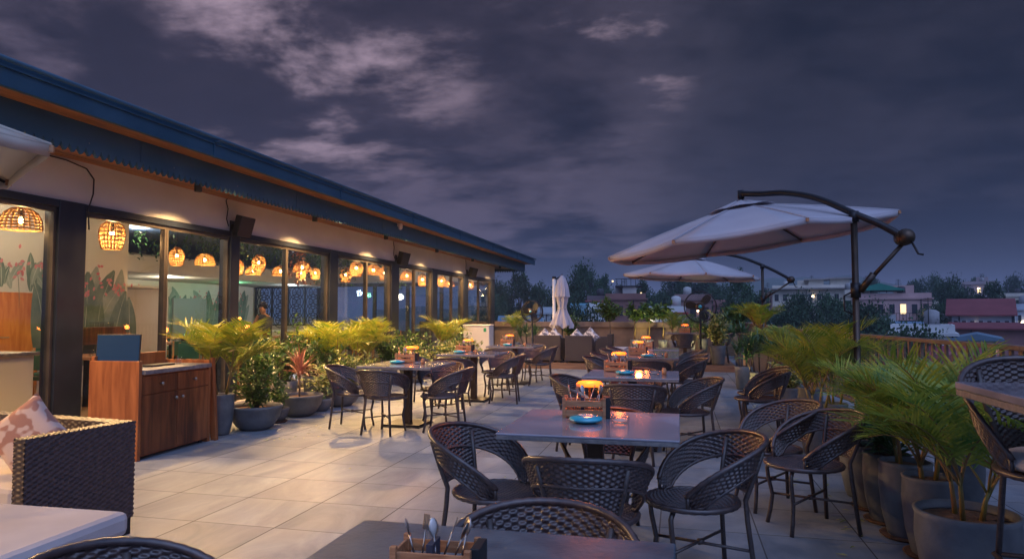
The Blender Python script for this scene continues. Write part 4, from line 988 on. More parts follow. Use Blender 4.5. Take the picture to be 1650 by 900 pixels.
# ---------------------------------------------------------------- parapet and railing
g=B(); g.box(-9.2,2.35,23.52,23.72,.0,.92); t=tag(g.build('parapet_wall','para'),'low brown rendered parapet wall closing the far end of the terrace','wall')
g=B(); g.box(-9.2,2.35,23.46,23.76,.92,1.10); g.build('coping','para',t,.006)
rail=thing('terrace_railing','brown metal railing with wide flat handrail and close balusters along the right side','railing')
rp=[(3.75,0.0),(2.93,6.84),(2.09,13.4),(2.05,23.4)]
def along(d0):
    pass
for a,c in zip(rp[:-1],rp[1:]):
    va=Vector((*a,0)); vc=Vector((*c,0)); L=(vc-va).length; ang=math.atan2((vc-va).y,(vc-va).x)
    g=B(); g.T=Matrix.Translation(va)@Matrix.Rotation(ang,4,'Z'); g.box(0,L,-.055,.055,1.055,1.10); g.build('handrail','rail',rail,.006)
    g=B(); g.T=Matrix.Translation(va)@Matrix.Rotation(ang,4,'Z'); g.box(0,L,-.02,.02,.12,.16); g.build('bottom_rail','rail',rail)
    n=int(L/.14)
    g=B(); g.T=Matrix.Translation(va)@Matrix.Rotation(ang,4,'Z')
    for i in range(n): g.box(.05+i*L/n,.09+i*L/n,-.012,.012,.16,1.055)
    g.build('balusters','rail',rail)
    for i in range(int(L/1.9)+1):
        g=B(); g.T=Matrix.Translation(va)@Matrix.Rotation(ang,4,'Z'); g.box(.0+i*1.9,.05+i*1.9,-.03,.03,0,1.054); g.build('post','rail',rail)
# ---------------------------------------------------------------- plants
def leaflet(g,p,d,up,L,w,droop,segs=3):
    """folded blade from p along d"""
    d=d.normalized(); side=d.cross(up)
    if side.length<1e-3: side=Vector((1,0,0))
    side.normalize(); n=side.cross(d).normalized(); vs=[]; q=p.copy(); dd=d.copy()
    prof=(.35,1.0,.72,.0) if segs==3 else (.3,.85,1.0,.75,.4,.0) if segs==5 else (.4,1,.0)
    for i in range(segs+1):
        ww=w*prof[i]
        vs+=[tuple(q-side*ww+n*ww*.35),tuple(q),tuple(q+side*ww+n*ww*.35)]
        q=q+dd*(L/segs); dd=(dd+Vector((0,0,-droop/segs))).normalized(); n=side.cross(dd).normalized()
    fs=[]
    for i in range(segs): k=i*3; fs+=[(k,k+1,k+4,k+3),(k+1,k+2,k+5,k+4)]
    g.add(vs,fs,True)
def frond(g,gs,p,az,el,L,rng,nl=26,lw=.013,ll=.30):
    n=14; q=Vector(p); pts=[q.copy()]; tang=[]; e=el; total=rng.uniform(.85,1.5)
    for i in range(n):
        t=(i+1)/n; e=el-total*t**1.5; d=Vector((math.cos(az)*math.cos(e),math.sin(az)*math.cos(e),math.sin(e)))
        q=q+d*(L/n); pts.append(q.copy()); tang.append(d)
    gs.tube(pts[::2]+[pts[-1]] if n%2 else pts[::2],[.008*(1-.8*i/(n/2)) for i in range(n//2+1)],4)
    for k in range(nl):
        t=.22+.78*k/(nl-1); f=t*n; i=min(n-1,int(f)); u=f-i; pos=pts[i].lerp(pts[i+1],u); T=tang[i]
        up=Vector((0,0,1)); s=T.cross(up)
        if s.length<.05: s=Vector((-math.sin(az),math.cos(az),0))
        s.normalize(); U=s.cross(T).normalized()
        l=ll*(math.sin(PI*(.12+.80*(t-.22)/.78))**.7)*rng.uniform(.9,1.08)
        for sg in (-1,1):
            d=s*sg*.80+T*(.58+.55*(t-.5))+U*.34*rng.uniform(.5,1.4)+Vector((rng.gauss(0,.04),rng.gauss(0,.04),rng.gauss(0,.04)))
            leaflet(g,pos,d,U,l,lw*rng.uniform(.85,1.15),rng.uniform(.15,.5))
def palm_fol(t,seed,H,nf,L,mleaf,lean=1.0,nl=32,ll=.27,z0=0,rad=.10,lw=.0085):
    rng=random.Random(seed); g=B(); gs=B(); gc=B(); nc=max(3,nf//4)
    for c in range(nc):
        a=2*PI*c/nc+rng.uniform(-.4,.4); r=rad*rng.uniform(.3,1); b0=Vector((r*math.cos(a),r*math.sin(a),z0)); h=H*rng.uniform(.28,.55)
        top=b0+Vector((math.cos(a)*h*.22*lean,math.sin(a)*h*.22*lean,h)); gc.tube([b0,b0.lerp(top,.5)+Vector((0,0,.02)),top],[.014,.011,.008],6)
        m=nf//nc+(1 if c<nf%nc else 0)
        for k in range(m):
            az=a+rng.uniform(-1.3,1.3)+(PI if k==m-1 and m>2 else 0); el=rng.uniform(.98,1.5)
            frond(g,gs,top.lerp(b0,rng.uniform(0,.35)),az,el,L*rng.uniform(.75,1.1),rng,nl,lw,ll)
    g.build('fronds',mleaf,t); gs.build('frond_ribs','cane',t); gc.build('canes','cane',t)
def bush_fol(t,seed,R,H,n,size,mleaf,z0=0,stem=True,twigs=14):
    rng=random.Random(seed); g=B(); gs=B(); ends=[]
    for k in range(twigs):
        a=rng.uniform(0,2*PI); rr=R*rng.uniform(.25,1.0); h=H*rng.uniform(.45,1.0)*(1.05-.35*rr/R)
        p0=Vector((rng.uniform(-.03,.03),rng.uniform(-.03,.03),z0)); p2=Vector((rr*math.cos(a),rr*math.sin(a),z0+h)); p1=p0.lerp(p2,.5)+Vector((-.12*rr*math.cos(a),-.12*rr*math.sin(a),.10*h))
        gs.tube([p0,p1,p2],[.007,.005,.003],4); ends.append((p0,p1,p2))
    for i in range(n):
        p0,p1,p2=ends[rng.randrange(twigs)]; u=rng.uniform(.25,1.05)
        p=(p0*(1-u)*(1-u)+p1*2*u*(1-u)+p2*u*u)+Vector((rng.gauss(0,.045),rng.gauss(0,.045),rng.gauss(0,.045)))
        d=Vector((rng.gauss(0,1),rng.gauss(0,1),rng.gauss(.35,.6)))+(p-Vector((0,0,z0+H*.3)))*1.2
        leaflet(g,p,d,Vector((rng.gauss(0,.4),rng.gauss(0,.4),1)),size*rng.uniform(.7,1.25),size*rng.uniform(.17,.24),.7,3)
    g.build('foliage',mleaf,t); gs.build('twigs','bark',t)
def blade_fol(t,seed,n,L,w,mleaf,z0=0,H=.25,stem_r=.012,spread=1.0,heads=1,rad=.1):
    rng=random.Random(seed); g=B(); gs=B()
    for hd in range(heads):
        a0=rng.uniform(0,2*PI); r0=rad*(heads>1)*rng.uniform(.4,1.4); hh=H*rng.uniform(.6,1.15) if heads>1 else H
        top=Vector((r0*math.cos(a0),r0*math.sin(a0),z0+hh)); gs.tube([(top.x*.6,top.y*.6,z0),top],stem_r,6)
        for k in range(n//heads):
            a=rng.uniform(0,2*PI); el=rng.uniform(.1,1.45); d=Vector((math.cos(a)*math.cos(el)*spread,math.sin(a)*math.cos(el)*spread,math.sin(el)+.12))
            leaflet(g,top+Vector((0,0,rng.uniform(-.06,.04))),d,Vector((0,0,1)),L*rng.uniform(.7,1.1),w*rng.uniform(.8,1.2),.95,5)
    g.build('blades',mleaf,t); gs.build('stem','bark',t)
def pot(t,kind,s=1,m='concrete'):
    if kind=='bowl': pr=[(.001,.0),(.15,.0),(.22,.05),(.285,.15),(.305,.25),(.315,.26),(.318,.285),(.29,.288),(.285,.24),(.001,.235)]; zs=.24
    elif kind=='tall': pr=[(.001,0),(.095,0),(.108,.03),(.135,.16),(.148,.32),(.143,.43),(.148,.45),(.132,.455),(.128,.42),(.001,.415)]; zs=.42
    elif kind=='round': pr=[(.001,0),(.19,0),(.225,.08),(.25,.25),(.245,.36),(.255,.39),(.235,.395),(.225,.35),(.001,.34)]; zs=.345
    elif kind=='small': pr=[(.001,0),(.09,0),(.14,.07),(.165,.15),(.17,.18),(.15,.18),(.145,.15),(.001,.148)]; zs=.15
    else: pr=[(.001,0),(.12,0),(.135,.03),(.155,.3),(.165,.42),(.15,.425),(.145,.38),(.001,.375)]; zs=.38
    pr=[(r*s,z*s) for r,z in pr]
    g=B(); g.lathe(pr[:-1],n=36); g.build('pot',m,t)
    g=B(); rr=random.Random(3); r=pr[-2][0]*.99; P=[[(r*q/6*math.cos(2*PI*k/24),r*q/6*math.sin(2*PI*k/24),zs*s+.012*rr.random()*(q<6)) for k in range(24)]+[(r*q/6,0,zs*s)] for q in range(7)]; g.grid(P); g.build('soil','soil',t)
    return zs*s
def potted(name,label,cat,loc,pk,ps,pm,fol,grp=None,rz=0,saucer=False):
    t=thing(name,label,cat,loc,rz,grp); z=pot(t,pk,ps,pm) if pk else 0
    if saucer: g=B(); g.lathe([(.001,.0),(.13*ps,.0),(.15*ps,.018),(.14*ps,.018),(.001,.012)],n=24); g.build('saucer','soil',t)
    fol(t,z); return t
GP='potted palms'; GS='potted shrubs by the glass'
# left, along the glass
potted('potted_palm','big feathery palm in a tall dark pot beside the till cabinet','palm',(-5.12,6.88,0),'tall',1.02,'concrete',lambda t,z:palm_fol(t,11,.75,17,.70,'palmy',z0=z,ll=.34,nl=19,lw=.010),GP)
potted('potted_shrub','leafy green shrub in the wide dark bowl nearest the cabinet','shrub',(-4.95,7.30,0),'bowl',1.0,'concrete',lambda t,z:bush_fol(t,21,.34,.62,620,.085,'leaf',z0=z,twigs=16),GS)
potted('potted_shrub','thin pink stemmed plant in the small dark pot between two wide bowls','shrub',(-5.02,7.84,0),'small',1.0,'concrete',lambda t,z:bush_fol(t,22,.16,.5,130,.085,'leaf',z0=z,twigs=7),GS,saucer=True)
potted('cordyline','spiky reddish cordyline in the second wide pale bowl','cordyline',(-5.02,8.40,0),'bowl',1.0,'concrete2',lambda t,z:blade_fol(t,23,60,.42,.013,'leafr',z0=z,H=.32),GS)
potted('potted_shrub','airy green shrub behind the cordyline, its leaves reaching the glass','shrub',(-5.55,8.3,0),'taper',.8,'concrete2',lambda t,z:bush_fol(t,24,.45,.75,650,.085,'leaf',z0=z,twigs=18),GS)
potted('potted_shrub','small shrub in the little pale pot right of the second bowl','shrub',(-4.97,8.88,0),'small',1.0,'concrete2',lambda t,z:bush_fol(t,25,.22,.45,160,.085,'leafv',z0=z,twigs=8),GS)
potted('potted_shrub','bright yellow green variegated bush in the third wide bowl','shrub',(-4.98,9.45,0),'bowl',1.08,'concrete2',lambda t,z:bush_fol(t,26,.42,.5,900,.10,'leafv',z0=z,twigs=22),GS)
potted('potted_shrub','tall loose shrub against the glass behind the variegated bush','shrub',(-5.7,9.2,0),'taper',.9,'concrete2',lambda t,z:bush_fol(t,27,.5,.95,800,.085,'leaf',z0=z,twigs=20),GS)
spots_l=[(-5.55,10.3,'p',31,'palm behind the nearest left table, fronds over its plate'),(-5.6,11.5,'p',32,'tall arching palm in the middle of the plant row by the glass'),(-5.3,10.9,'v',33,'dense yellow shrub between the two palms behind the left tables'),(-5.5,12.5,'b',34,'round green shrub right of the tall arching palm'),(-5.2,13.0,'v',35,'low gold variegated shrub by the dark fifth column'),(-5.6,14.0,'b',36,'green shrub in front of the fifth window bay'),(-5.45,15.6,'p',37,'palm before the sixth window bay with long curved fronds'),(-5.2,14.8,'v',38,'gold shrub at the foot of the palm before the sixth bay'),(-5.6,16.8,'b',39,'last green shrub of the row before the white cooler'),(-5.1,16.2,'v',40,'small pale shrub at the end of the plant row'),(-5.75,10.0,'b',41,'green shrub close to the glass left of the nearest palm'),(-5.8,12.0,'p',42,'slim palm pressed against the glass behind the arching palm')]
for x,y,k,sd,lab in spots_l:
    if k=='p': potted('potted_palm',lab,'palm',(x,y,0),'taper',1.0,'concrete2',lambda t,z:palm_fol(t,sd,.7,15,.74,'palmy',z0=z,ll=.34,nl=19,lw=.010),GP)
    elif k=='v': potted('potted_shrub',lab,'shrub',(x,y,0),'bowl',.95,'concrete2',lambda t,z:bush_fol(t,sd,.40,.55,700,.10,'leafv',z0=z,twigs=20),GS)
    else: potted('potted_shrub',lab,'shrub',(x,y,0),'taper',.9,'concrete2',lambda t,z:bush_fol(t,sd,.45,.75,700,.09,'leaf',z0=z,twigs=20),GS)
# right, along the railing
GR='tall pots in a row on the right'
def PF(seed,H,n,L,m='palm',ll=.30,nl=21): return lambda t,z:palm_fol(t,seed,H,n,L,m,z0=z,ll=ll*1.2,nl=nl,lw=.0075)
potted('potted_palm','areca palm with pinkish canes in the wide round pot at bottom right','palm',(1.42,4.00,0),'round',.95,'concrete',PF(51,.50,15,.58,ll=.24),GP)
potted('potted_palm','large bright palm in the first tall pot just behind the wide round pot','palm',(1.39,4.42,0),'tall',1.0,'concrete',PF(52,.50,15,.60,ll=.27),GR,saucer=True)
potted('potted_palm','spreading palm in the second tall pot from the bottom right','palm',(1.36,4.76,0),'tall',1.03,'concrete',PF(53,.40,11,.52,ll=.24),GR,saucer=True)
potted('strap_plant','dark strap leaved plant in the third tall pot from the bottom right','strap plant',(1.34,5.08,0),'tall',1.0,'concrete',lambda t,z:blade_fol(t,54,70,.30,.015,'leafd',z0=z,H=.08,heads=4,rad=.10),GR,saucer=True)
potted('strap_plant','dark strap leaved plant in the fourth tall pot, behind the two chairs','strap plant',(1.33,5.40,0),'tall',.98,'concrete',lambda t,z:blade_fol(t,55,70,.30,.015,'leafd',z0=z,H=.08,heads=4,rad=.10),GR,saucer=True)
potted('strap_plant','dark strap leaved plant in the fifth tall pot of the right row','strap plant',(1.33,5.74,0),'tall',.98,'concrete',lambda t,z:blade_fol(t,56,70,.32,.015,'leafd',z0=z,H=.10,heads=4,rad=.10),GR)
potted('potted_palm','tall bright palm behind the row of tall pots, fronds over the railing','palm',(1.85,5.3,0),'tall',1.0,'concrete',PF(57,.50,12,.58,ll=.27),GP)
potted('potted_palm','palm beside the foot of the nearest right parasol pole','palm',(1.55,6.35,0),'tall',1.0,'concrete',PF(58,.40,11,.56,ll=.26),GP)
potted('potted_palm','yellow green palm leaning out over the tile beside the pair of chairs','palm',(1.30,7.35,0),'tall',1.0,'concrete',PF(59,.62,16,.68,'palmy',.28),GP)
potted('potted_palm','palm against the railing behind the bar chair','palm',(2.30,4.55,0),'tall',1.0,'concrete',PF(60,.40,12,.55,ll=.25),GP)
potted('potted_palm','feathery palm behind the yellow green one, left of the near pole','palm',(1.55,7.75,0),'tall',1.0,'concrete',PF(61,.62,12,.68,'palmy',.28),GP)
potted('potted_palm','palm in a grey pot behind the single chair on the right','palm',(1.60,9.3,0),'tall',1.0,'concrete',PF(62,.55,14,.62,ll=.26),GP)
potted('strap_plant','bushy dark leaved plant in a grey pot left of the farther parasol pole','strap plant',(1.22,11.3,0),'tall',1.05,'concrete',lambda t,z:blade_fol(t,63,170,.34,.017,'leafd',z0=z,H=.38,heads=7,rad=.2),'dark strap leaved plants')
potted('strap_plant','dark leaved plant against the railing by the farther parasol pole','strap plant',(1.75,11.9,0),'tall',1.0,'concrete',lambda t,z:blade_fol(t,64,170,.34,.017,'leafd',z0=z,H=.42,heads=7,rad=.2),'dark strap leaved plants')
potted('potted_shrub','low bright shrub behind the chairs by the yellow palm','shrub',(1.45,10.3,0),'round',.9,'concrete',lambda t,z:bush_fol(t,63,.3,.4,400,.09,'leafv',z0=z),'shrubs on the right side')
potted('potted_shrub','glowing yellow croton in a grey pot at the right end of the deck','shrub',(.92,17.3,.15),'taper',1.1,'concrete',lambda t,z:bush_fol(t,64,.30,.85,600,.13,'leafv',z0=z),'shrubs on the right side')
t=potted('high_planter','huge dark bowl planter of lit yellow palm leaves on a brick plinth','planter',(1.55,14.2,.62),'bowl',1.35,'black',lambda t,z:palm_fol(t,65,.5,16,.55,'palmy',z0=z,ll=.26,nl=22))
g=B(); g.box(-.3,.3,-.3,.3,-.62,-.001); g.build('plinth','para',t,.01)
potted('potted_palm','slender palm fan rising over the railing right of the high planter','palm',(1.75,13.2,0),'taper',1.0,'concrete',lambda t,z:palm_fol(t,66,1.0,9,.65,'palm',z0=z,ll=.30,nl=24),GP)
potted('strap_plant','dark plant at the foot of the high bowl planter','strap plant',(1.15,13.2,0),'taper',1.0,'concrete',lambda t,z:blade_fol(t,67,150,.34,.016,'leafd',z0=z,H=.4,heads=6,rad=.2),'dark strap leaved plants')
# back, along the parapet
for i,(x,y,k,lab) in enumerate([(-5.4,22.6,'p','palm left of the small fan by the end parapet'),(-4.7,21.5,'d','dark bushy plant left of the small fan'),(-3.6,22.9,'b','low shrub behind the left armchair'),(-2.2,22.6,'T','small dark tree behind the middle armchair against the parapet'),(-1.4,22.7,'T2','first slim tree with bare pale stem, lit from below on the deck'),(-.95,22.8,'T2','second slim tree with bare pale stem, lit from below on the deck'),(-.5,22.7,'T2','third slim tree with bare pale stem, lit from below on the deck'),(-.15,21.2,'p','low arching palm right of the three lit trees'),(.35,22.5,'d','dark palm-like plant left of the far lantern'),(.75,22.9,'b','leafy shrub behind the far lantern'),(1.25,22.4,'b','green shrub behind the large fan'),(1.75,21.8,'T','dark leafy tree right of the large fan'),(1.6,19.2,'d','dark plant behind the glowing croton')]):
    z0=.15 if (-3.9<x<1.3 and y<23.5) else 0
    nm={'p':'potted_palm','d':'strap_plant','b':'potted_shrub','T':'small_tree','T2':'small_tree'}[k]; grp='plants along the end parapet'
    if k=='p': potted(nm,lab,'palm',(x,y,z0),'taper',1,'concrete',lambda t,z:palm_fol(t,70+i,1.0,12,.8,'palm',z0=z,ll=.28,nl=22),grp)
    elif k=='d': potted(nm,lab,'strap plant',(x,y,z0),'taper',1,'concrete',lambda t,z:blade_fol(t,70+i,150,.45,.018,'leafd',z0=z,H=.45,heads=5,rad=.25),grp)
    elif k=='b': potted(nm,lab,'shrub',(x,y,z0),'taper',1,'concrete',lambda t,z:bush_fol(t,70+i,.5,.8,600,.12,'leaf',z0=z),grp)
    else:
        def f(t,z,k=k,i=i):
            g=B(); hh=.75 if k=='T2' else .7; g.tube([(0,0,z),(.02,.01,z+hh*.5),(-.01,0,z+hh)],[.022,.018,.014],7); g.build('trunk','cane' if k=='T2' else 'bark',t)
            bush_fol(t,70+i,.42 if k=='T2' else .6,.55 if k=='T2' else .8,520 if k=='T2' else 800,.15,'leaf',z0=z+hh-.08)
        potted(nm,lab,'tree',(x,y,z0),'taper',.9,'concrete',f,grp)
# garden uplights that the photograph shows lighting the plants
def uplight(loc,aim,e,label):
    t=thing('garden_uplight',label,'light',loc,0,'garden uplights'); g=B(); g.lathe([(.001,0),(.04,0),(.05,.06),(.045,.06),(.04,.05)],n=14); g.build('housing','black',t)
    g=B(); g.lathe([(.001,.048),(.04,.049)],n=14); g.build('lens','dl',t)
    spot((0,0,.07),Vector(aim)-Vector(loc),e,(1,.78,.28),110,.7,.04,t)
uplight((-1.15,22.1,.16),(-1.0,22.9,1.3),ULE,'small round uplight in front of the slim pale stemmed trees')
uplight((-.3,22.0,.16),(-.35,22.9,1.2),ULE*.7,'small round uplight near the low arching palm on the deck')
uplight((.62,17.55,.16),(.92,17.35,1.3),ULE*.3,'small round uplight in front of the glowing croton')
uplight((.98,11.0,.005),(1.3,12.4,1.3),ULE*.35,'small round uplight on the tiles by the dark leaved plant in the grey pot')
uplight((.55,22.1,.16),(.7,22.9,1.0),ULE*.5,'small round uplight before the shrub behind the far lantern')
# ---------------------------------------------------------------- inside the restaurant
def dining(x,y,lab,s=1.0):
    t=thing('dining_table',lab,'table',(x,y,.03),0,'dining tables inside')
    g=B(); g.box(-.4,.4,-.4,.4,.70,.74); g.build('table_top','crate',t,.004); g=B(); g.box(-.05,.05,-.05,.05,.0,.70); g.build('pedestal','dark',t)
    return t
def dchair(x,y,a,lab,m='orange_wood'):
    t=thing('dining_chair',lab,'chair',(x,y,.03),a,'dining chairs inside')
    for sx,sy in ((1,1),(1,-1),(-1,1),(-1,-1)):
        g=B(); g.tube([(sx*.19,sy*.19,0),(sx*.19,sy*.19,.44 if sx>0 else .85)],.018,6); g.build('leg',m,t)
    g=B(); g.box(-.21,.21,-.21,.21,.44,.49); g.build('seat','green',t,.01); g=B(); g.box(-.215,-.175,-.205,.205,.58,.84); g.build('backrest','green',t,.01)
for i,(x,y) in enumerate([(-8.0,5.6),(-8.4,8.3),(-8.2,10.9),(-8.4,13.3),(-10.6,12.6),(-8.3,15.7),(-10.6,16.6),(-8.2,18.2),(-12.6,15.4)]):
    dining(x,y,['wooden dining table inside behind the leftmost glass','wooden dining table inside behind the till cabinet','wooden dining table inside behind the second bay','wooden dining table inside by the third bay','wooden dining table inside farther back from the second bay','wooden dining table inside by the fourth bay','wooden dining table inside farther back from the third bay','wooden dining table inside by the fifth bay','wooden dining table inside before the grey door'][i])
    g=B(); g.lathe([(.001,0),(.03,0),(.036,.09),(.033,.09),(.028,.006),(.001,.006)],(x+.18,y-.15,.772),12); g.lathe([(.001,0),(.03,0),(.036,.09),(.033,.09),(.028,.006),(.001,.006)],(x+.10,y+.12,.772),12)
    tag(g.build('water_glasses','clearglass'),['pair of clear glasses on the leftmost inside table','pair of clear glasses on the inside table behind the till cabinet','pair of clear glasses on the inside table of the second bay','pair of clear glasses on the inside table of the third bay','pair of clear glasses on the rear table of the second bay','pair of clear glasses on the inside table of the fourth bay','pair of clear glasses on the rear table of the third bay','pair of clear glasses on the inside table of the fifth bay','pair of clear glasses on the table before the grey door'][i],'glasses')
    for q,(dx,dy,a) in enumerate(((0,-.55,PI/2),(0,.55,-PI/2),(-.6,0,0))):
        dchair(x+dx,y+dy,a,['green wooden chair in front of the ','green wooden chair beyond the ','green wooden chair behind the '][q]+['leftmost inside table','inside table near the till cabinet','second bay inside table','third bay inside table','second bay rear table','fourth bay inside table','third bay rear table','fifth bay inside table','table by the grey door'][i])
# fluted counter inside the leftmost bay
t=thing('fluted_counter','pale fluted counter with stone top inside the leftmost bay','counter',(-8.35,6.6,.03))
g=B(); g.box(-.3,.3,-.5,.5,0,.82); g.build('body','cream',t)
g=B()
for k in range(16): g.tube([(-.30+.6*k/15,-.505,.0),(-.30+.6*k/15,-.505,.82)],.016,6)
g.build('flutes','cream',t); g=B(); g.box(-.36,.36,-.56,.56,.822,.86); g.build('counter_top','stone_edge',t)
# air conditioner heads
for x,y,z,lab in ((-9.40,7.0,2.25,'white wall air conditioner above the opening at far left'),(-14.9,15.2,2.55,'white wall air conditioner on the rear mural wall')):
    t=thing('air_conditioner',lab,'air conditioner',(x,y,z)); g=B(); g.box(-.1,.12,-.45,.45,-.14,.14); g.build('body','appl',t,.02); g=B(); g.box(.121,.125,-.42,.42,-.12,-.09); g.build('vent','dark',t)
# hanging plants on the ceiling grid
t=B(); rng=random.Random(9)
for k in range(420):
    x=rng.uniform(-12,-7.2); y=rng.uniform(11.5,21.5); L=rng.uniform(.15,.65)
    p=Vector((x,y,3.10)); 
    for q in range(int(L/.06)):
        leaflet(t,p+Vector((rng.gauss(0,.04),rng.gauss(0,.04),-q*.06)),Vector((rng.gauss(0,1),rng.gauss(0,1),-.5)),Vector((0,0,1)),.10,.022,.4,2)
tag(t.build('hanging_greenery','leafd'),'mass of trailing artificial greenery hanging from the dark ceiling inside','greenery',None,'stuff')
for k,(x,y) in enumerate([(-7.83,13.0),(-8.5,15.1),(-7.3,16.9),(-7.6,14.6)]):
    g=B()
    for q in range(160):
        a=rng.uniform(0,2*PI); r=abs(rng.gauss(0,.2)); leaflet(g,Vector((r*math.cos(a),r*math.sin(a),rng.uniform(-.35,.45))),Vector((rng.gauss(0,1),rng.gauss(0,1),-.5)),Vector((0,0,1)),.09,.02,.4,2)
    g.tube([(0,0,.3),(0,0,.72)],.004,4)
    o=g.build('hanging_vine','leafr' if k==0 else 'leafd'); o.location=(x,y,2.37)
    tag(o,['reddish vine trailing round the dome pendant in the third bay','green vine trailing below the pendants at the fourth bay','green vine trailing low in the fifth bay','green vine hanging left of the fourth column'][k],'vine','trailing vines among the pendants')
# service counter with person behind it
t=thing('service_counter','small wooden reception desk inside with a person leaning on it','counter',(-9.1,13.0,.03))
g=B(); g.box(-.35,.35,-.3,.3,0,.95); g.build('body','cab',t,.01); g=B(); g.box(-.38,.38,-.33,-.2,.951,1.08); g.build('raised_edge','orange_wood',t,.005)
def person(loc,rz,label,scale=1.0):
    t=thing('person',label,'person',loc,rz,sc=scale)
    me=bpy.data.meshes.new('body')
    V=[(0,0,.92),(0,.01,1.08),(.01,.0,1.25),(.03,0,1.40),(.05,0,1.48),(.07,0,1.53),(.08,0,1.62),(.08,0,1.70),
       (.02,.18,1.38),(.12,.27,1.16),(.32,.22,1.06),(.44,.17,1.06),
       (.02,-.18,1.38),(.10,-.27,1.14),(.26,-.16,1.16),(.15,-.06,1.46),
       (0,.10,.86),(.01,.11,.48),(-.02,.11,.08),(.10,.12,.03),
       (0,-.10,.86),(.01,-.11,.48),(-.02,-.11,.08),(.10,-.12,.03)]
    E=[(0,1),(1,2),(2,3),(3,4),(4,5),(5,6),(6,7),(3,8),(8,9),(9,10),(10,11),(3,12),(12,13),(13,14),(14,15),(0,16),(16,17),(17,18),(18,19),(0,20),(20,21),(21,22),(22,23)]
    Rr=[.15,.13,.15,.13,.06,.062,.088,.06,.065,.045,.038,.04,.065,.045,.038,.04,.085,.06,.045,.04,.085,.06,.045,.04]
    me.from_pydata(V,E,[]); me.update(); o=bpy.data.objects.new('body',me); COL.objects.link(o); o.parent=t; me.materials.append(M['skin'])
    md=o.modifiers.new('skin','SKIN'); 
    for i,r in enumerate(Rr): me.skin_vertices[0].data[i].radius=(r,r*(1.25 if i in(1,2,3) else 1))
    me.skin_vertices[0].data[0].use_root=True
    s=o.modifiers.new('sub','SUBSURF'); s.levels=2; s.render_levels=2
    g=B(); P=[]
    for r,rx,z,x in ((.21,.15,.86,0),(.19,.14,1.05,0),(.215,.155,1.25,.01),(.22,.15,1.36,.02),(.15,.11,1.44,.04),(.075,.07,1.48,.05)):
        P.append([(x+rx*math.cos(a),r*math.sin(a),z) for a in np.linspace(0,2*PI,25)])
    g.grid(P)
    for s_ in (-1,1): g.tube([V[8] if s_>0 else V[12],V[9] if s_>0 else V[13],tuple(Vector(V[9] if s_>0 else V[13]).lerp(Vector(V[10] if s_>0 else V[14]),.7))],[.085,.065,.058],10)
    g.build('shirt','shirt',t)
    g=B(); g.ball((.06,0,1.695),.105,14,1.0); g.v=[v for v in g.v]; 
    g.v=[(min(v[0],.10) if v[2]<1.69 else v[0],v[1],max(v[2],1.60)) for v in g.v]; g.build('hair','hair',t)
    g=B()
    for sy in (-1,1): g.ball((.158,sy*.03,1.655),.010,8)
    g.build('eyes','black',t); g=B(); g.ball((.168,0,1.63),.014,8,1.5); g.build('nose','skin',t)
    g=B(); 
    for sy in (-1,1): g.tube([(0,sy*.10,.9),(.01,sy*.11,.48),(-.02,sy*.11,.07)],[.10,.075,.065],10)
    g.lathe([(.001,.93),(.17,.92),(.18,.84),(.12,.80),(.001,.8)],n=18); g.build('trousers','black',t)
    return t
person((-8.98,13.55,.03),R_(-110),'person in a dark shirt leaning on the wooden desk inside, hand at chin',.9)
t=thing('white_service_shelf','long pale low counter in front of the patterned screen inside','counter',(-11.5,19.0,.03)); g=B(); g.box(-1.6,1.6,-.3,.3,.0,.78); g.build('body','cream',t); g=B(); g.box(-1.65,1.65,-.34,.34,.781,.83); g.build('counter_top','white_wall',t)
t=thing('wall_shelf','dark wooden shelf with glasses on the inner mural wall','shelf',(-9.38,9.3,1.02)); g=B(); g.box(-.1,.16,-.55,.55,-.14,.14); g.build('body','cab',t,.005)
for k in range(5): g=B(); g.lathe([(.001,0),(.03,0),(.034,.08),(.03,.08),(.027,.006),(.001,.006)],(.05,-.05+.1*k,.141),10); g.build('glass','clearglass',t)
t=thing('wall_lantern','small glowing round lamp on the inner mural wall','wall lamp',(-9.44,8.85,1.5)); g=B(); g.ball((.03,0,0),.06,12); g.build('globe','lamp',t); g=B(); g.tube([(-.05,0,0),(.0,0,0)],.02,8); g.build('bracket','dark',t)
point((-8.2,7.5,2.95),IN*1.0,(1,.80,.58),.25); point((-8.3,4.5,2.95),IN,(1,.80,.58),.25); point((-10.9,9.2,1.6),IN*.5,(1,.62,.32),.1)
point((-13.2,15.5,2.2),IN*1.2,(1,.86,.66),.15); point((-13.4,18.6,2.2),IN*.3,(.3,1,.55),.1); point((-12.8,20.8,2.25),IN*.8,(.75,.85,1),.15); point((-10.8,11.8,3.0),IN*1.0,(1,.78,.55),.25); point((-9.5,17.5,2.9),IN*.9,(1,.78,.55),.25); point((-8.5,21,2.9),IN*.5,(1,.78,.55),.25)
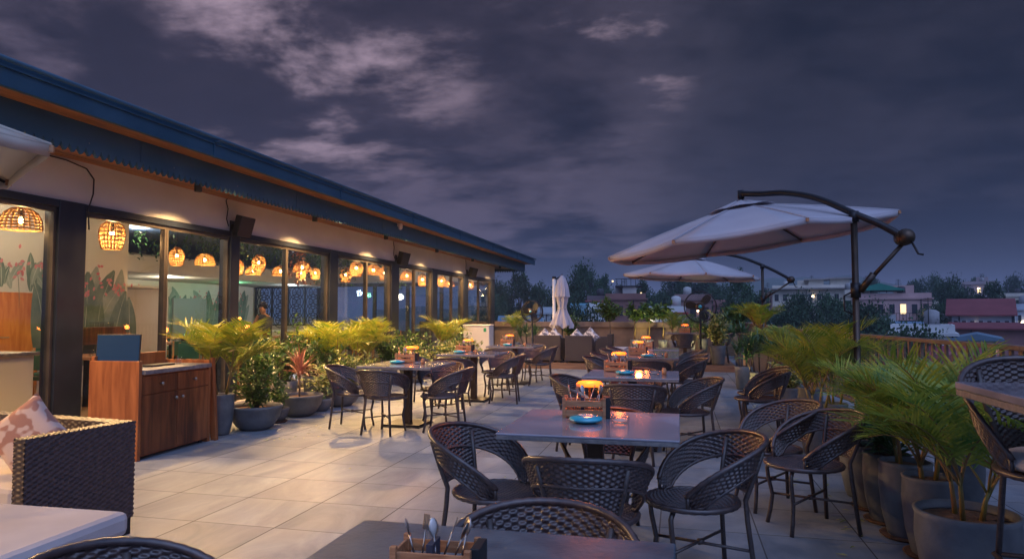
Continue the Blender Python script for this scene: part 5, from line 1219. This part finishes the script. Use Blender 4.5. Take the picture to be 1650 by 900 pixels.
# ---------------------------------------------------------------- the town below
GZ=-9.5
def at(px,d):
    """ground point at distance d along the azimuth of a picture column"""
    r=ray(px,505); r.z=0; r.normalize(); c=math.cos(math.atan((px-825)/F)); return Vector((r.x*d/c,r.y*d/c,0))
def zof(py,d): return HC+(505-py)*d/F
def W(a,b_,d): return (b_-a)*d/F
WM={}
def wallm(c):
    if c not in WM:
        WM[c]=mat('town_wall',c,.85,col2=tuple(v*.8 for v in c),scale=.5,detail=6)
    return WM[c]
def house(name,label,pl,pr,py,d,depth,col,roofkind='flat',roofcol=None,rows=2,ncol=4,storey=3.1,grp='houses in the town below',lit=(),balc=False,tilt=0,wcol='dark'):
    w=W(pl,pr,d); c=at((pl+pr)/2,d+depth/2); zt=zof(py,d); rz=math.atan2(-c.x,c.y)+tilt
    t=thing(name,label,'building',(c.x,c.y,GZ),rz,grp); H=zt-GZ
    g=B(); g.box(-w/2,w/2,-depth/2,depth/2,0,H); g.build('wall',wallm(col),t)
    if roofkind=='shed': H-=1.1
    rc=wallm(roofcol) if roofcol else wallm(tuple(v*.85 for v in col))
    if roofkind=='flat':
        g=B(); g.box(-w/2-.25,w/2+.25,-depth/2-.25,depth/2+.25,H+.003,H+.22); g.build('roof',rc,t)
        g=B(); 
        for (x0,x1,y0,y1) in ((-w/2,w/2,-depth/2,-depth/2+.15),(-w/2,w/2,depth/2-.15,depth/2),(-w/2,-w/2+.15,-depth/2+.151,depth/2-.151),(w/2-.15,w/2,-depth/2+.151,depth/2-.151)): g.box(x0,x1,y0,y1,H+.223,H+.85)
        g.build('roof_parapet',wallm(col),t)
    elif roofkind=='gable':
        e=.5; hh=w*.16; g=B(); g.prism([(-w/2-e,0),(0,hh),(w/2+e,0),(w/2+e,-.15),(-w/2-e,-.15)],1,-depth/2-e,depth/2+e); g.T=None; g.v=[(x,y,z+H+.16) for x,y,z in g.v]; g.build('roof',rc,t)
    elif roofkind=='ridge':
        e=.6; hh=depth*(.22 if rows else .08); g=B(); g.prism([(-depth/2-e,0),(0,hh),(depth/2+e,0),(depth/2+e,-.15),(-depth/2-e,-.15)],0,-w/2-e,w/2+e); g.v=[(x,y,z+H+.16) for x,y,z in g.v]; g.build('roof',rc,t)
    elif roofkind=='shed':
        g=B(); g.prism([(-depth/2-.6,-.1),(depth/2+.4,1.1),(depth/2+.4,1.25),(-depth/2-.6,.05)],0,-w/2-.5,w/2+.5); g.v=[(x,y,z+H+.15) for x,y,z in g.v]; g.build('roof',rc,t)
    k=0
    for r in range(rows):
        zb=H-storey*(r+1)+.95
        if zb<1: break
        for i in range(ncol):
            x=-w/2+w*(i+.5)/ncol; ww=min(1.5,w/ncol*.5)
            g=B(); g.box(x-ww/2-.08,x+ww/2+.08,-depth/2-.06,-depth/2-.002,zb-.08,zb+1.38); wn=g.build('window',wallm(tuple(min(1,v*1.1) for v in col)),t)
            g=B(); g.box(x-ww/2,x+ww/2,-depth/2-.075,-depth/2-.062,zb,zb+1.3); g.build('pane','litwin' if k in lit else 'darkwin',wn); k+=1
        g=B(); g.box(-w/2-.1,w/2+.1,-depth/2-.35,-depth/2-.003,H-storey*(r+1)-.1,H-storey*(r+1)+.08); g.build('ledge',wallm(tuple(v*.9 for v in col)),t)
        if balc:
            g=B(); g.box(-w*.28,w*.30,-depth/2-1.3,-depth/2-.36,H-storey*(r+1)-.1,H-storey*(r+1)+.08)
            for q in range(15): xx=-w*.28+w*.58*q/14; g.box(xx-.03,xx+.03,-depth/2-1.29,-depth/2-1.24,H-storey*(r+1)+.08,H-storey*(r+1)+1.0)
            g.box(-w*.28,w*.30,-depth/2-1.3,-depth/2-1.23,H-storey*(r+1)+1.0,H-storey*(r+1)+1.06); g.build('balcony',"dark",t)
    rr=random.Random(int(pl*7+pr)); 
    if roofkind=='flat' and w>3:
        g=B(); xx=rr.uniform(-.35,.35)*w; g.lathe([(.001,0),(.55,0),(.55,.95),(.3,1.1),(.001,1.15)],(xx,depth*.1,H+.9),14)
        g.box(xx-.6,xx+.6,depth*.1-.6,depth*.1+.6,H+.23,H+.895); g.build('water_tank',wallm(rr.choice([(.05,.05,.06),(.5,.5,.5),(.3,.3,.32)])),t)
        x2=rr.uniform(-.4,.4)*w; g=B(); g.tube([(x2,0,H+.2),(x2,0,H+3.0)],.035,5)
        for q in range(4): g.tube([(x2-.45+.05*q,0,H+2.3+.2*q),(x2+.45-.05*q,0,H+2.3+.2*q)],.02,4)
        g.build('aerial','dark',t)
        if w>6: x3=rr.uniform(-.3,.3)*w; g=B(); g.box(x3-1.3,x3+1.3,.2*depth,.45*depth,H+.23,H+2.2); g.build('stair_head',wallm(tuple(v*.92 for v in col)),t)
    if rr.random()<.55:
        g=B(); x4=rr.uniform(-.45,.45)*w; g.ball((x4,-depth/2-.2,H-rr.uniform(.6,2.6)),.11,8); g.build('outdoor_lamp','litlamp',t)
    g=B(); x5=rr.uniform(-.48,.48)*w; g.tube([(x5,-depth/2-.06,0),(x5,-depth/2-.06,H)],.06,5); g.build('drain_pipe','dark',t)
    return t,w,H,depth
M['litlamp']=emit('outdoor_lamp_glow',(1,.75,.45),30); M['litwin']=emit('lit_window',(1,.72,.35),1.6); M['darkwin']=mat('dark_window',(.015,.02,.03),.15)
def rooftank(t,x,y,z,s=1,m='black',nm='water_tank'):
    g=B(); g.lathe([(.001,0),(.55*s,0),(.55*s,.9*s),(.3*s,1.05*s),(.001,1.1*s)],(x,y,z),14); g.build(nm,m,t)
PINKISH=(.58,.38,.37); CREAM=(.64,.58,.50); WHITE=(.68,.69,.70); BRICK=(.25,.12,.105)
t,w,H,dp=house('brick_house','brick house with barred openings and a pale rooftop tower above the parapet',976,1040,483,88,9,BRICK,rows=3,ncol=4,storey=3.0)
g=B(); g.box(-w/2+2.2,-w/2+4.0,-1.5,1.5,H+.9,zof(460,88)-GZ); g.build('rooftop_tower',wallm((.42,.40,.40)),t)
g=B(); z0=zof(460,88)-GZ
for i in range(6):
    g.box(-w/2+1.4+i*.62,-w/2+1.46+i*.62,-1.3,-1.24,z0+.12,z0+1.05)
g.box(-w/2+1.2,-w/2+4.8,-1.8,1.6,z0,z0+.12); g.box(-w/2+1.2,-w/2+4.8,-1.32,-1.24,z0+1.0,z0+1.08); g.build('tank_frame','dark',t)
g=B(); g.ball((-w/2+.9,-1.9,z0+.7),.13,8); g.ball((-w/2+4.6,-2,z0-.9),.12,8); g.box(-w/2+3.5,-w/2+4.6,-2.0,-1.95,z0-1.35,z0-1.28); g.build('roof_lamp','litwin',t)
house('red_slab_house','low house with two stacked maroon roof slabs left of the brick house',946,984,486,94,8,(.16,.12,.13),roofcol=(.34,.12,.12),rows=1,ncol=2)
house('teal_roof_shed','long low shed with a teal blue metal roof behind the closed parasol',912,957,491,75,7,(.20,.34,.40),'shed',(.10,.28,.36),rows=1,ncol=3)
house('white_house','low white house left of the brick house',948,975,501,70,6,WHITE,rows=1,ncol=3)
house('white_house','long low white house with a thin red roof line left of the large fan',1046,1104,506,72,7,WHITE,'flat',(.45,.06,.07),rows=1,ncol=6)
house('brick_house','plain unfinished brick house behind the large fan',1088,1146,484,90,9,(.30,.19,.18),rows=2,ncol=3)
house('white_house','small white house left of the closed parasol, near the roof corner',866,890,506,80,5,(.45,.5,.55),rows=1,ncol=3)
house('long_shed','long low blue roofed shed behind the small fan',808,868,513,72,5,(.3,.36,.4),'shed',(.12,.24,.33),rows=0)
t,w,H,dp=house('large_cream_house','large cream house with wide eaves and two roof pavilions behind the near parasol pole',1249,1364,466,128,14,CREAM,rows=3,ncol=9,balc=True)
for a,c,top in ((1304,1327,449),(1337,1366,448)):
    x0=w*((a-1249)/(1364-1249))-w/2; x1=w*((c-1249)/115)-w/2; zt=zof(top,128)-GZ
    g=B(); g.box(x0,x1,-2.5,2.5,H+.23,zt); g.build('roof_pavilion',wallm(CREAM),t); g=B(); g.box(x0-.8,x1+.8,-3.3,3.3,zt+.003,zt+.25); g.build('pavilion_roof',wallm((.3,.27,.26)),t)
g=B(); g.box(-w/2-1,w/2+1,-dp/2-1.2,-dp/2-.26,H+.05,H+.3); g.build('eave',wallm((.3,.27,.26)),t)
t,w,H,dp=house('pink_apartment_house','four storey pink and cream house with green roofed terrace and a lit window',1382,1493,482,92,12,PINKISH,rows=4,ncol=7,lit=(4,12),balc=True,storey=2.9)
g=B(); zt=zof(466,92)-GZ; g.prism([(-w/2,zt),(-w/2+3.2,zt+.9),(-w/2+6.2,zt),(-w/2+6.2,zt-.1),(-w/2,zt-.1)],1,-dp/2-.6,2); g.build('green_roof',wallm((.03,.22,.17)),t)
g=B()
for x in (-w/2+.2,-w/2+2.1,-w/2+4.0,-w/2+5.9): g.box(x,x+.12,-dp/2+.2,-dp/2+.32,H+.9,zt-.1)
g.build('terrace_post','dark',t)
house('cream_apartment_house','cream block adjoining the pink house, behind the near parasol pole',1364,1400,476,95,10,CREAM,rows=3,ncol=3,storey=2.9)
house('white_shed','small white shed with a blue sheet roof in front of the pink house',1440,1484,524,60,5,WHITE,'shed',(.12,.22,.34),rows=1,ncol=2,storey=2.6)
house('white_house','flat white roofed house just past the railing',1440,1530,541,52,6,WHITE,rows=1,ncol=4)
t,w,H,dp=house('red_roof_house','two storey house with a wide red pitched roof and white veranda',1540,1620,509,80,9,(.36,.37,.42),'ridge',(.20,.045,.055),rows=2,ncol=7,storey=2.8)
g=B(); g.box(-w/2-1.4,w/2+.4,-dp/2-1.6,-dp/2-.36,H-2.9,H-2.2); g.build('veranda',wallm(WHITE),t)
house('red_roof_house','low house with a dull red roof below the veranda house',1545,1650,531,70,7,(.25,.12,.12),'ridge',(.20,.045,.055),rows=0)
house('gable_house','grey blue gabled house with a white edged arch end, just past the railing',1548,1598,549,50,6,(.22,.27,.33),'gable',(.12,.20,.28),rows=0)
house('white_house','blue and white house at the right edge beside the red roof',1621,1665,500,85,8,(.48,.54,.62),rows=2,ncol=5,storey=2.8)
house('pale_house','pale pink house high up beyond the dark trees at right',1556,1602,458,170,12,(.40,.32,.34),rows=3,ncol=5,lit=(2,))
house('pale_house','cream house with arched openings at the far right',1616,1650,478,150,10,CREAM,rows=2,ncol=4,lit=(5,))
house('red_low_shed','low red roofed shed seen through the railing at right',1510,1580,572,38,5,(.3,.1,.1),'shed',(.26,.045,.07),rows=0)
house('pink_house','pale pink house half hidden left of the large cream house',1224,1252,478,135,9,PINKISH,rows=2,ncol=3)
house('pale_house','small pale house just left of the near parasol pole, above the trees',1345,1366,474,140,9,(.55,.52,.50),rows=2,ncol=3,storey=2.8)
house('white_house','white terraced house far up between the skyline trees at right',1500,1524,472,190,9,WHITE,rows=2,ncol=3,lit=(1,))
house('cream_house','cream house with lit door low behind the pink apartment house',1494,1512,492,120,8,CREAM,rows=2,ncol=2,lit=(0,))
house('grey_house','grey flat roofed house below the parasol crank brace',1395,1440,521,66,7,(.42,.44,.47),rows=2,ncol=4,storey=2.8)
house('white_house','white house with small windows left of the veranda house',1512,1536,515,88,7,WHITE,rows=2,ncol=3,storey=2.8)
house('maroon_house','narrow maroon walled house right of the large fan',1150,1180,492,100,8,(.30,.15,.14),rows=2,ncol=3)
house('cream_house','cream house low behind the farther parasol pole',1196,1226,503,95,7,CREAM,rows=2,ncol=3,lit=(2,))
house('white_house','tall narrow white house between the skyline trees right of the lit tower',1062,1082,474,150,8,WHITE,rows=2,ncol=2)
house('blue_roof_shed','long low blue roof left of the parasol pole',1215,1262,521,85,5,(.3,.36,.42),'shed',(.10,.20,.36),rows=0)
# ---------------------------------------------------------------- trees in the town
def make_tree(seed,H,R,nc,nl,shape=1.0,ls=.42):
    rng=random.Random(seed); t=thing('tree','t','tree'); g=B(); gl=B()
    g.tube([(0,0,-.3),(.1,0,H*.2),(0,.1,H*.42),(.1,0,H*.62),(0,0,H*.8)],[.38,.3,.24,.16,.07],8)
    cl=[]
    for k in range(nc):
        a=rng.uniform(0,2*PI); u=rng.random(); z=H*(.34+.62*u); rr=R*(math.sin(PI*min(1,.12+.82*u))**.7)*rng.uniform(.35,1.0)*shape
        c=Vector((rr*math.cos(a),rr*math.sin(a),z)); cr=R*rng.uniform(.20,.36); cl.append((c,cr))
        if k%2==0: g.tube([(0,0,z*.62),(c.x*.5,c.y*.5,z*.82),tuple(c)],[.12,.08,.03],5)
    for i in range(nl):
        c,cr=cl[rng.randrange(nc)]; v=Vector((rng.gauss(0,1),rng.gauss(0,1),rng.gauss(0,.8))).normalized()*cr*rng.uniform(.35,1.08); p=c+v
        d=v.normalized()+Vector((rng.gauss(0,.7),rng.gauss(0,.7),rng.gauss(-.1,.6))); s=ls*rng.uniform(.6,1.25)
        leaflet(gl,p,d,Vector((rng.gauss(0,.5),rng.gauss(0,.5),1)),s,s*.42,.3,2)
    g.build('trunk','bark',t); gl.build('crown','tleaf',t); return register(t)
TRS=[make_tree(1,14,5.2,46,11500,ls=.36),make_tree(2,15,4.4,38,9500,ls=.36),make_tree(3,12,6.2,52,13000,ls=.36),make_tree(4,16,3.2,34,7500,.8,ls=.34)]
tl=[(838,441,56,120,1,'tall feathery tree behind the roof corner'),(872,457,52,115,0,'rounded tree right of the roof corner tree'),(806,462,60,120,2,'low spreading tree partly behind the building corner'),(945,438,74,105,2,'broad dark tree behind the closed parasol'),(918,455,50,110,0,'tree joining the left of the broad dark one'),(972,446,50,112,1,'tree right of the broad dark one, near the lit roof tower'),(1035,452,34,110,3,'narrow dark tree right of the lit roof tower'),(1056,468,60,115,0,'low tree right of the narrow dark one'),(1104,440,44,150,3,'thin spindly tree above the mass left of the fan'),(1088,455,70,140,2,'wide tree left of the large fan'),(1130,448,76,145,0,'large tree behind the large fan'),(1160,468,60,130,2,'low tree right of the fan'),(1192,437,52,85,1,'tall dark leafy tree below the parasol edge'),(1222,470,46,90,0,'dark tree beside the farther parasol pole'),(1296,486,78,72,2,'wide bushy tree in front of the large cream house'),(1340,474,66,78,0,'taller bushy tree left of the near parasol pole'),(1272,500,50,70,0,'low bushy tree at the foot of the cream house'),(1405,446,40,210,1,'distant hazy tree beyond the pink house'),(1400,500,60,66,2,'dark tree right of the near parasol pole'),(1425,512,50,62,0,'low dark tree in front of the pink house'),(1480,450,50,160,0,'tree on the skyline right of the pink house'),(1512,452,44,170,2,'hazy skyline tree in the middle of the right side'),(1530,458,64,110,2,'broad dark tree left of the red roofed house'),(1560,466,56,105,0,'dark tree behind the red roofed house'),(1600,456,52,100,1,'dense dark tree behind the right end of the red roof'),(1640,452,50,190,2,'pale distant tree at the right edge'),(1505,500,46,90,2,'dark low tree between the pink and red roofed houses'),(1580,446,40,230,0,'distant skyline tree above the pale pink house'),(1008,470,40,120,2,'tree behind the maroon slabs'),(905,480,60,95,0,'low dark tree behind the teal shed'),(790,470,60,110,0,'tree seen low behind the building corner'),(1210,500,44,60,0,'low tree beyond the railing left of the far pole'),(930,500,44,55,2,'small dark tree just past the parapet behind the armchairs'),(1460,540,50,45,2,'low bush tree right below the railing'),(1370,530,60,45,0,'low bush tree below the railing by the near pole'),(1190,490,50,75,2,'low dark tree under the tall leafy one'),(1640,485,40,120,3,'slim dark tree at the right edge'),(1250,470,40,150,1,'distant tree between the far pole and cream house')]
for i,(px,py,wpx,d,v,lab) in enumerate(tl):
    H0,R0=((14,5.2),(15,4.4),(12,6.2),(16,3.2))[v]; p=at(px,d); H=zof(py,d)-GZ; w=W(0,wpx,d); sz=H/H0; sx=max(.5,(w/2)/R0)
    place(TRS[v],(p.x,p.y,GZ),i*1.7,lab,'trees in the town',(sx,sx,sz))
# far wood that reads as one mass
g=B(); rng=random.Random(4)
for i in range(26000):
    px=rng.uniform(700,2000); d=rng.uniform(150,420); p=at(px,d); n_=noise.noise(Vector((p.x*.035,p.y*.035,2.2))); h=5.5+4.5*n_
    z=GZ+h*rng.random()**.5+ (d-150)*.018; s=rng.uniform(.9,1.8)
    leaflet(g,Vector((p.x,p.y,z)),Vector((rng.gauss(0,1),rng.gauss(0,1),rng.gauss(0,.7))),Vector((0,0,1)),s,s*.4,.3,2)
tag(g.build('woodland','tleaf'),'far wooded belt of dark treetops between the town and the hill','woodland',None,'stuff')

# ---------------------------------------------------------------- air between here and the hill
g=B(); g.box(-1700,1700,-420,2600,-30,64)
hz=bpy.data.materials.new('haze_air'); hz.use_nodes=True; nt=hz.node_tree; nt.nodes.clear(); o_=nt.nodes.new('ShaderNodeOutputMaterial'); v_=nt.nodes.new('ShaderNodeVolumePrincipled')
v_.inputs['Color'].default_value=(.72,.80,1,1); v_.inputs['Density'].default_value=HAZE; nt.links.new(v_.outputs[0],o_.inputs['Volume'])
tag(g.build('haze',hz),'thin blue evening haze over the town',None,None,'stuff')

g=B(); rng=random.Random(12)
for k in range(150):
    if k<90: x=rng.gauss(-4.35,.25); y=rng.uniform(6.6,12)
    elif k<135: x=rng.gauss(1.0,.12); y=rng.uniform(4.2,9)
    else: x=rng.uniform(-3.5,.8); y=rng.uniform(4,12)
    a=rng.uniform(0,6.28); leaflet(g,Vector((x,y,.008)),Vector((math.cos(a),math.sin(a),.1)),Vector((0,0,1)),rng.uniform(.03,.08),.008,.1,2)
tag(g.build('fallen_leaves','leafv'),'small fallen leaves scattered on the tiles near the pots',None,None,'stuff')
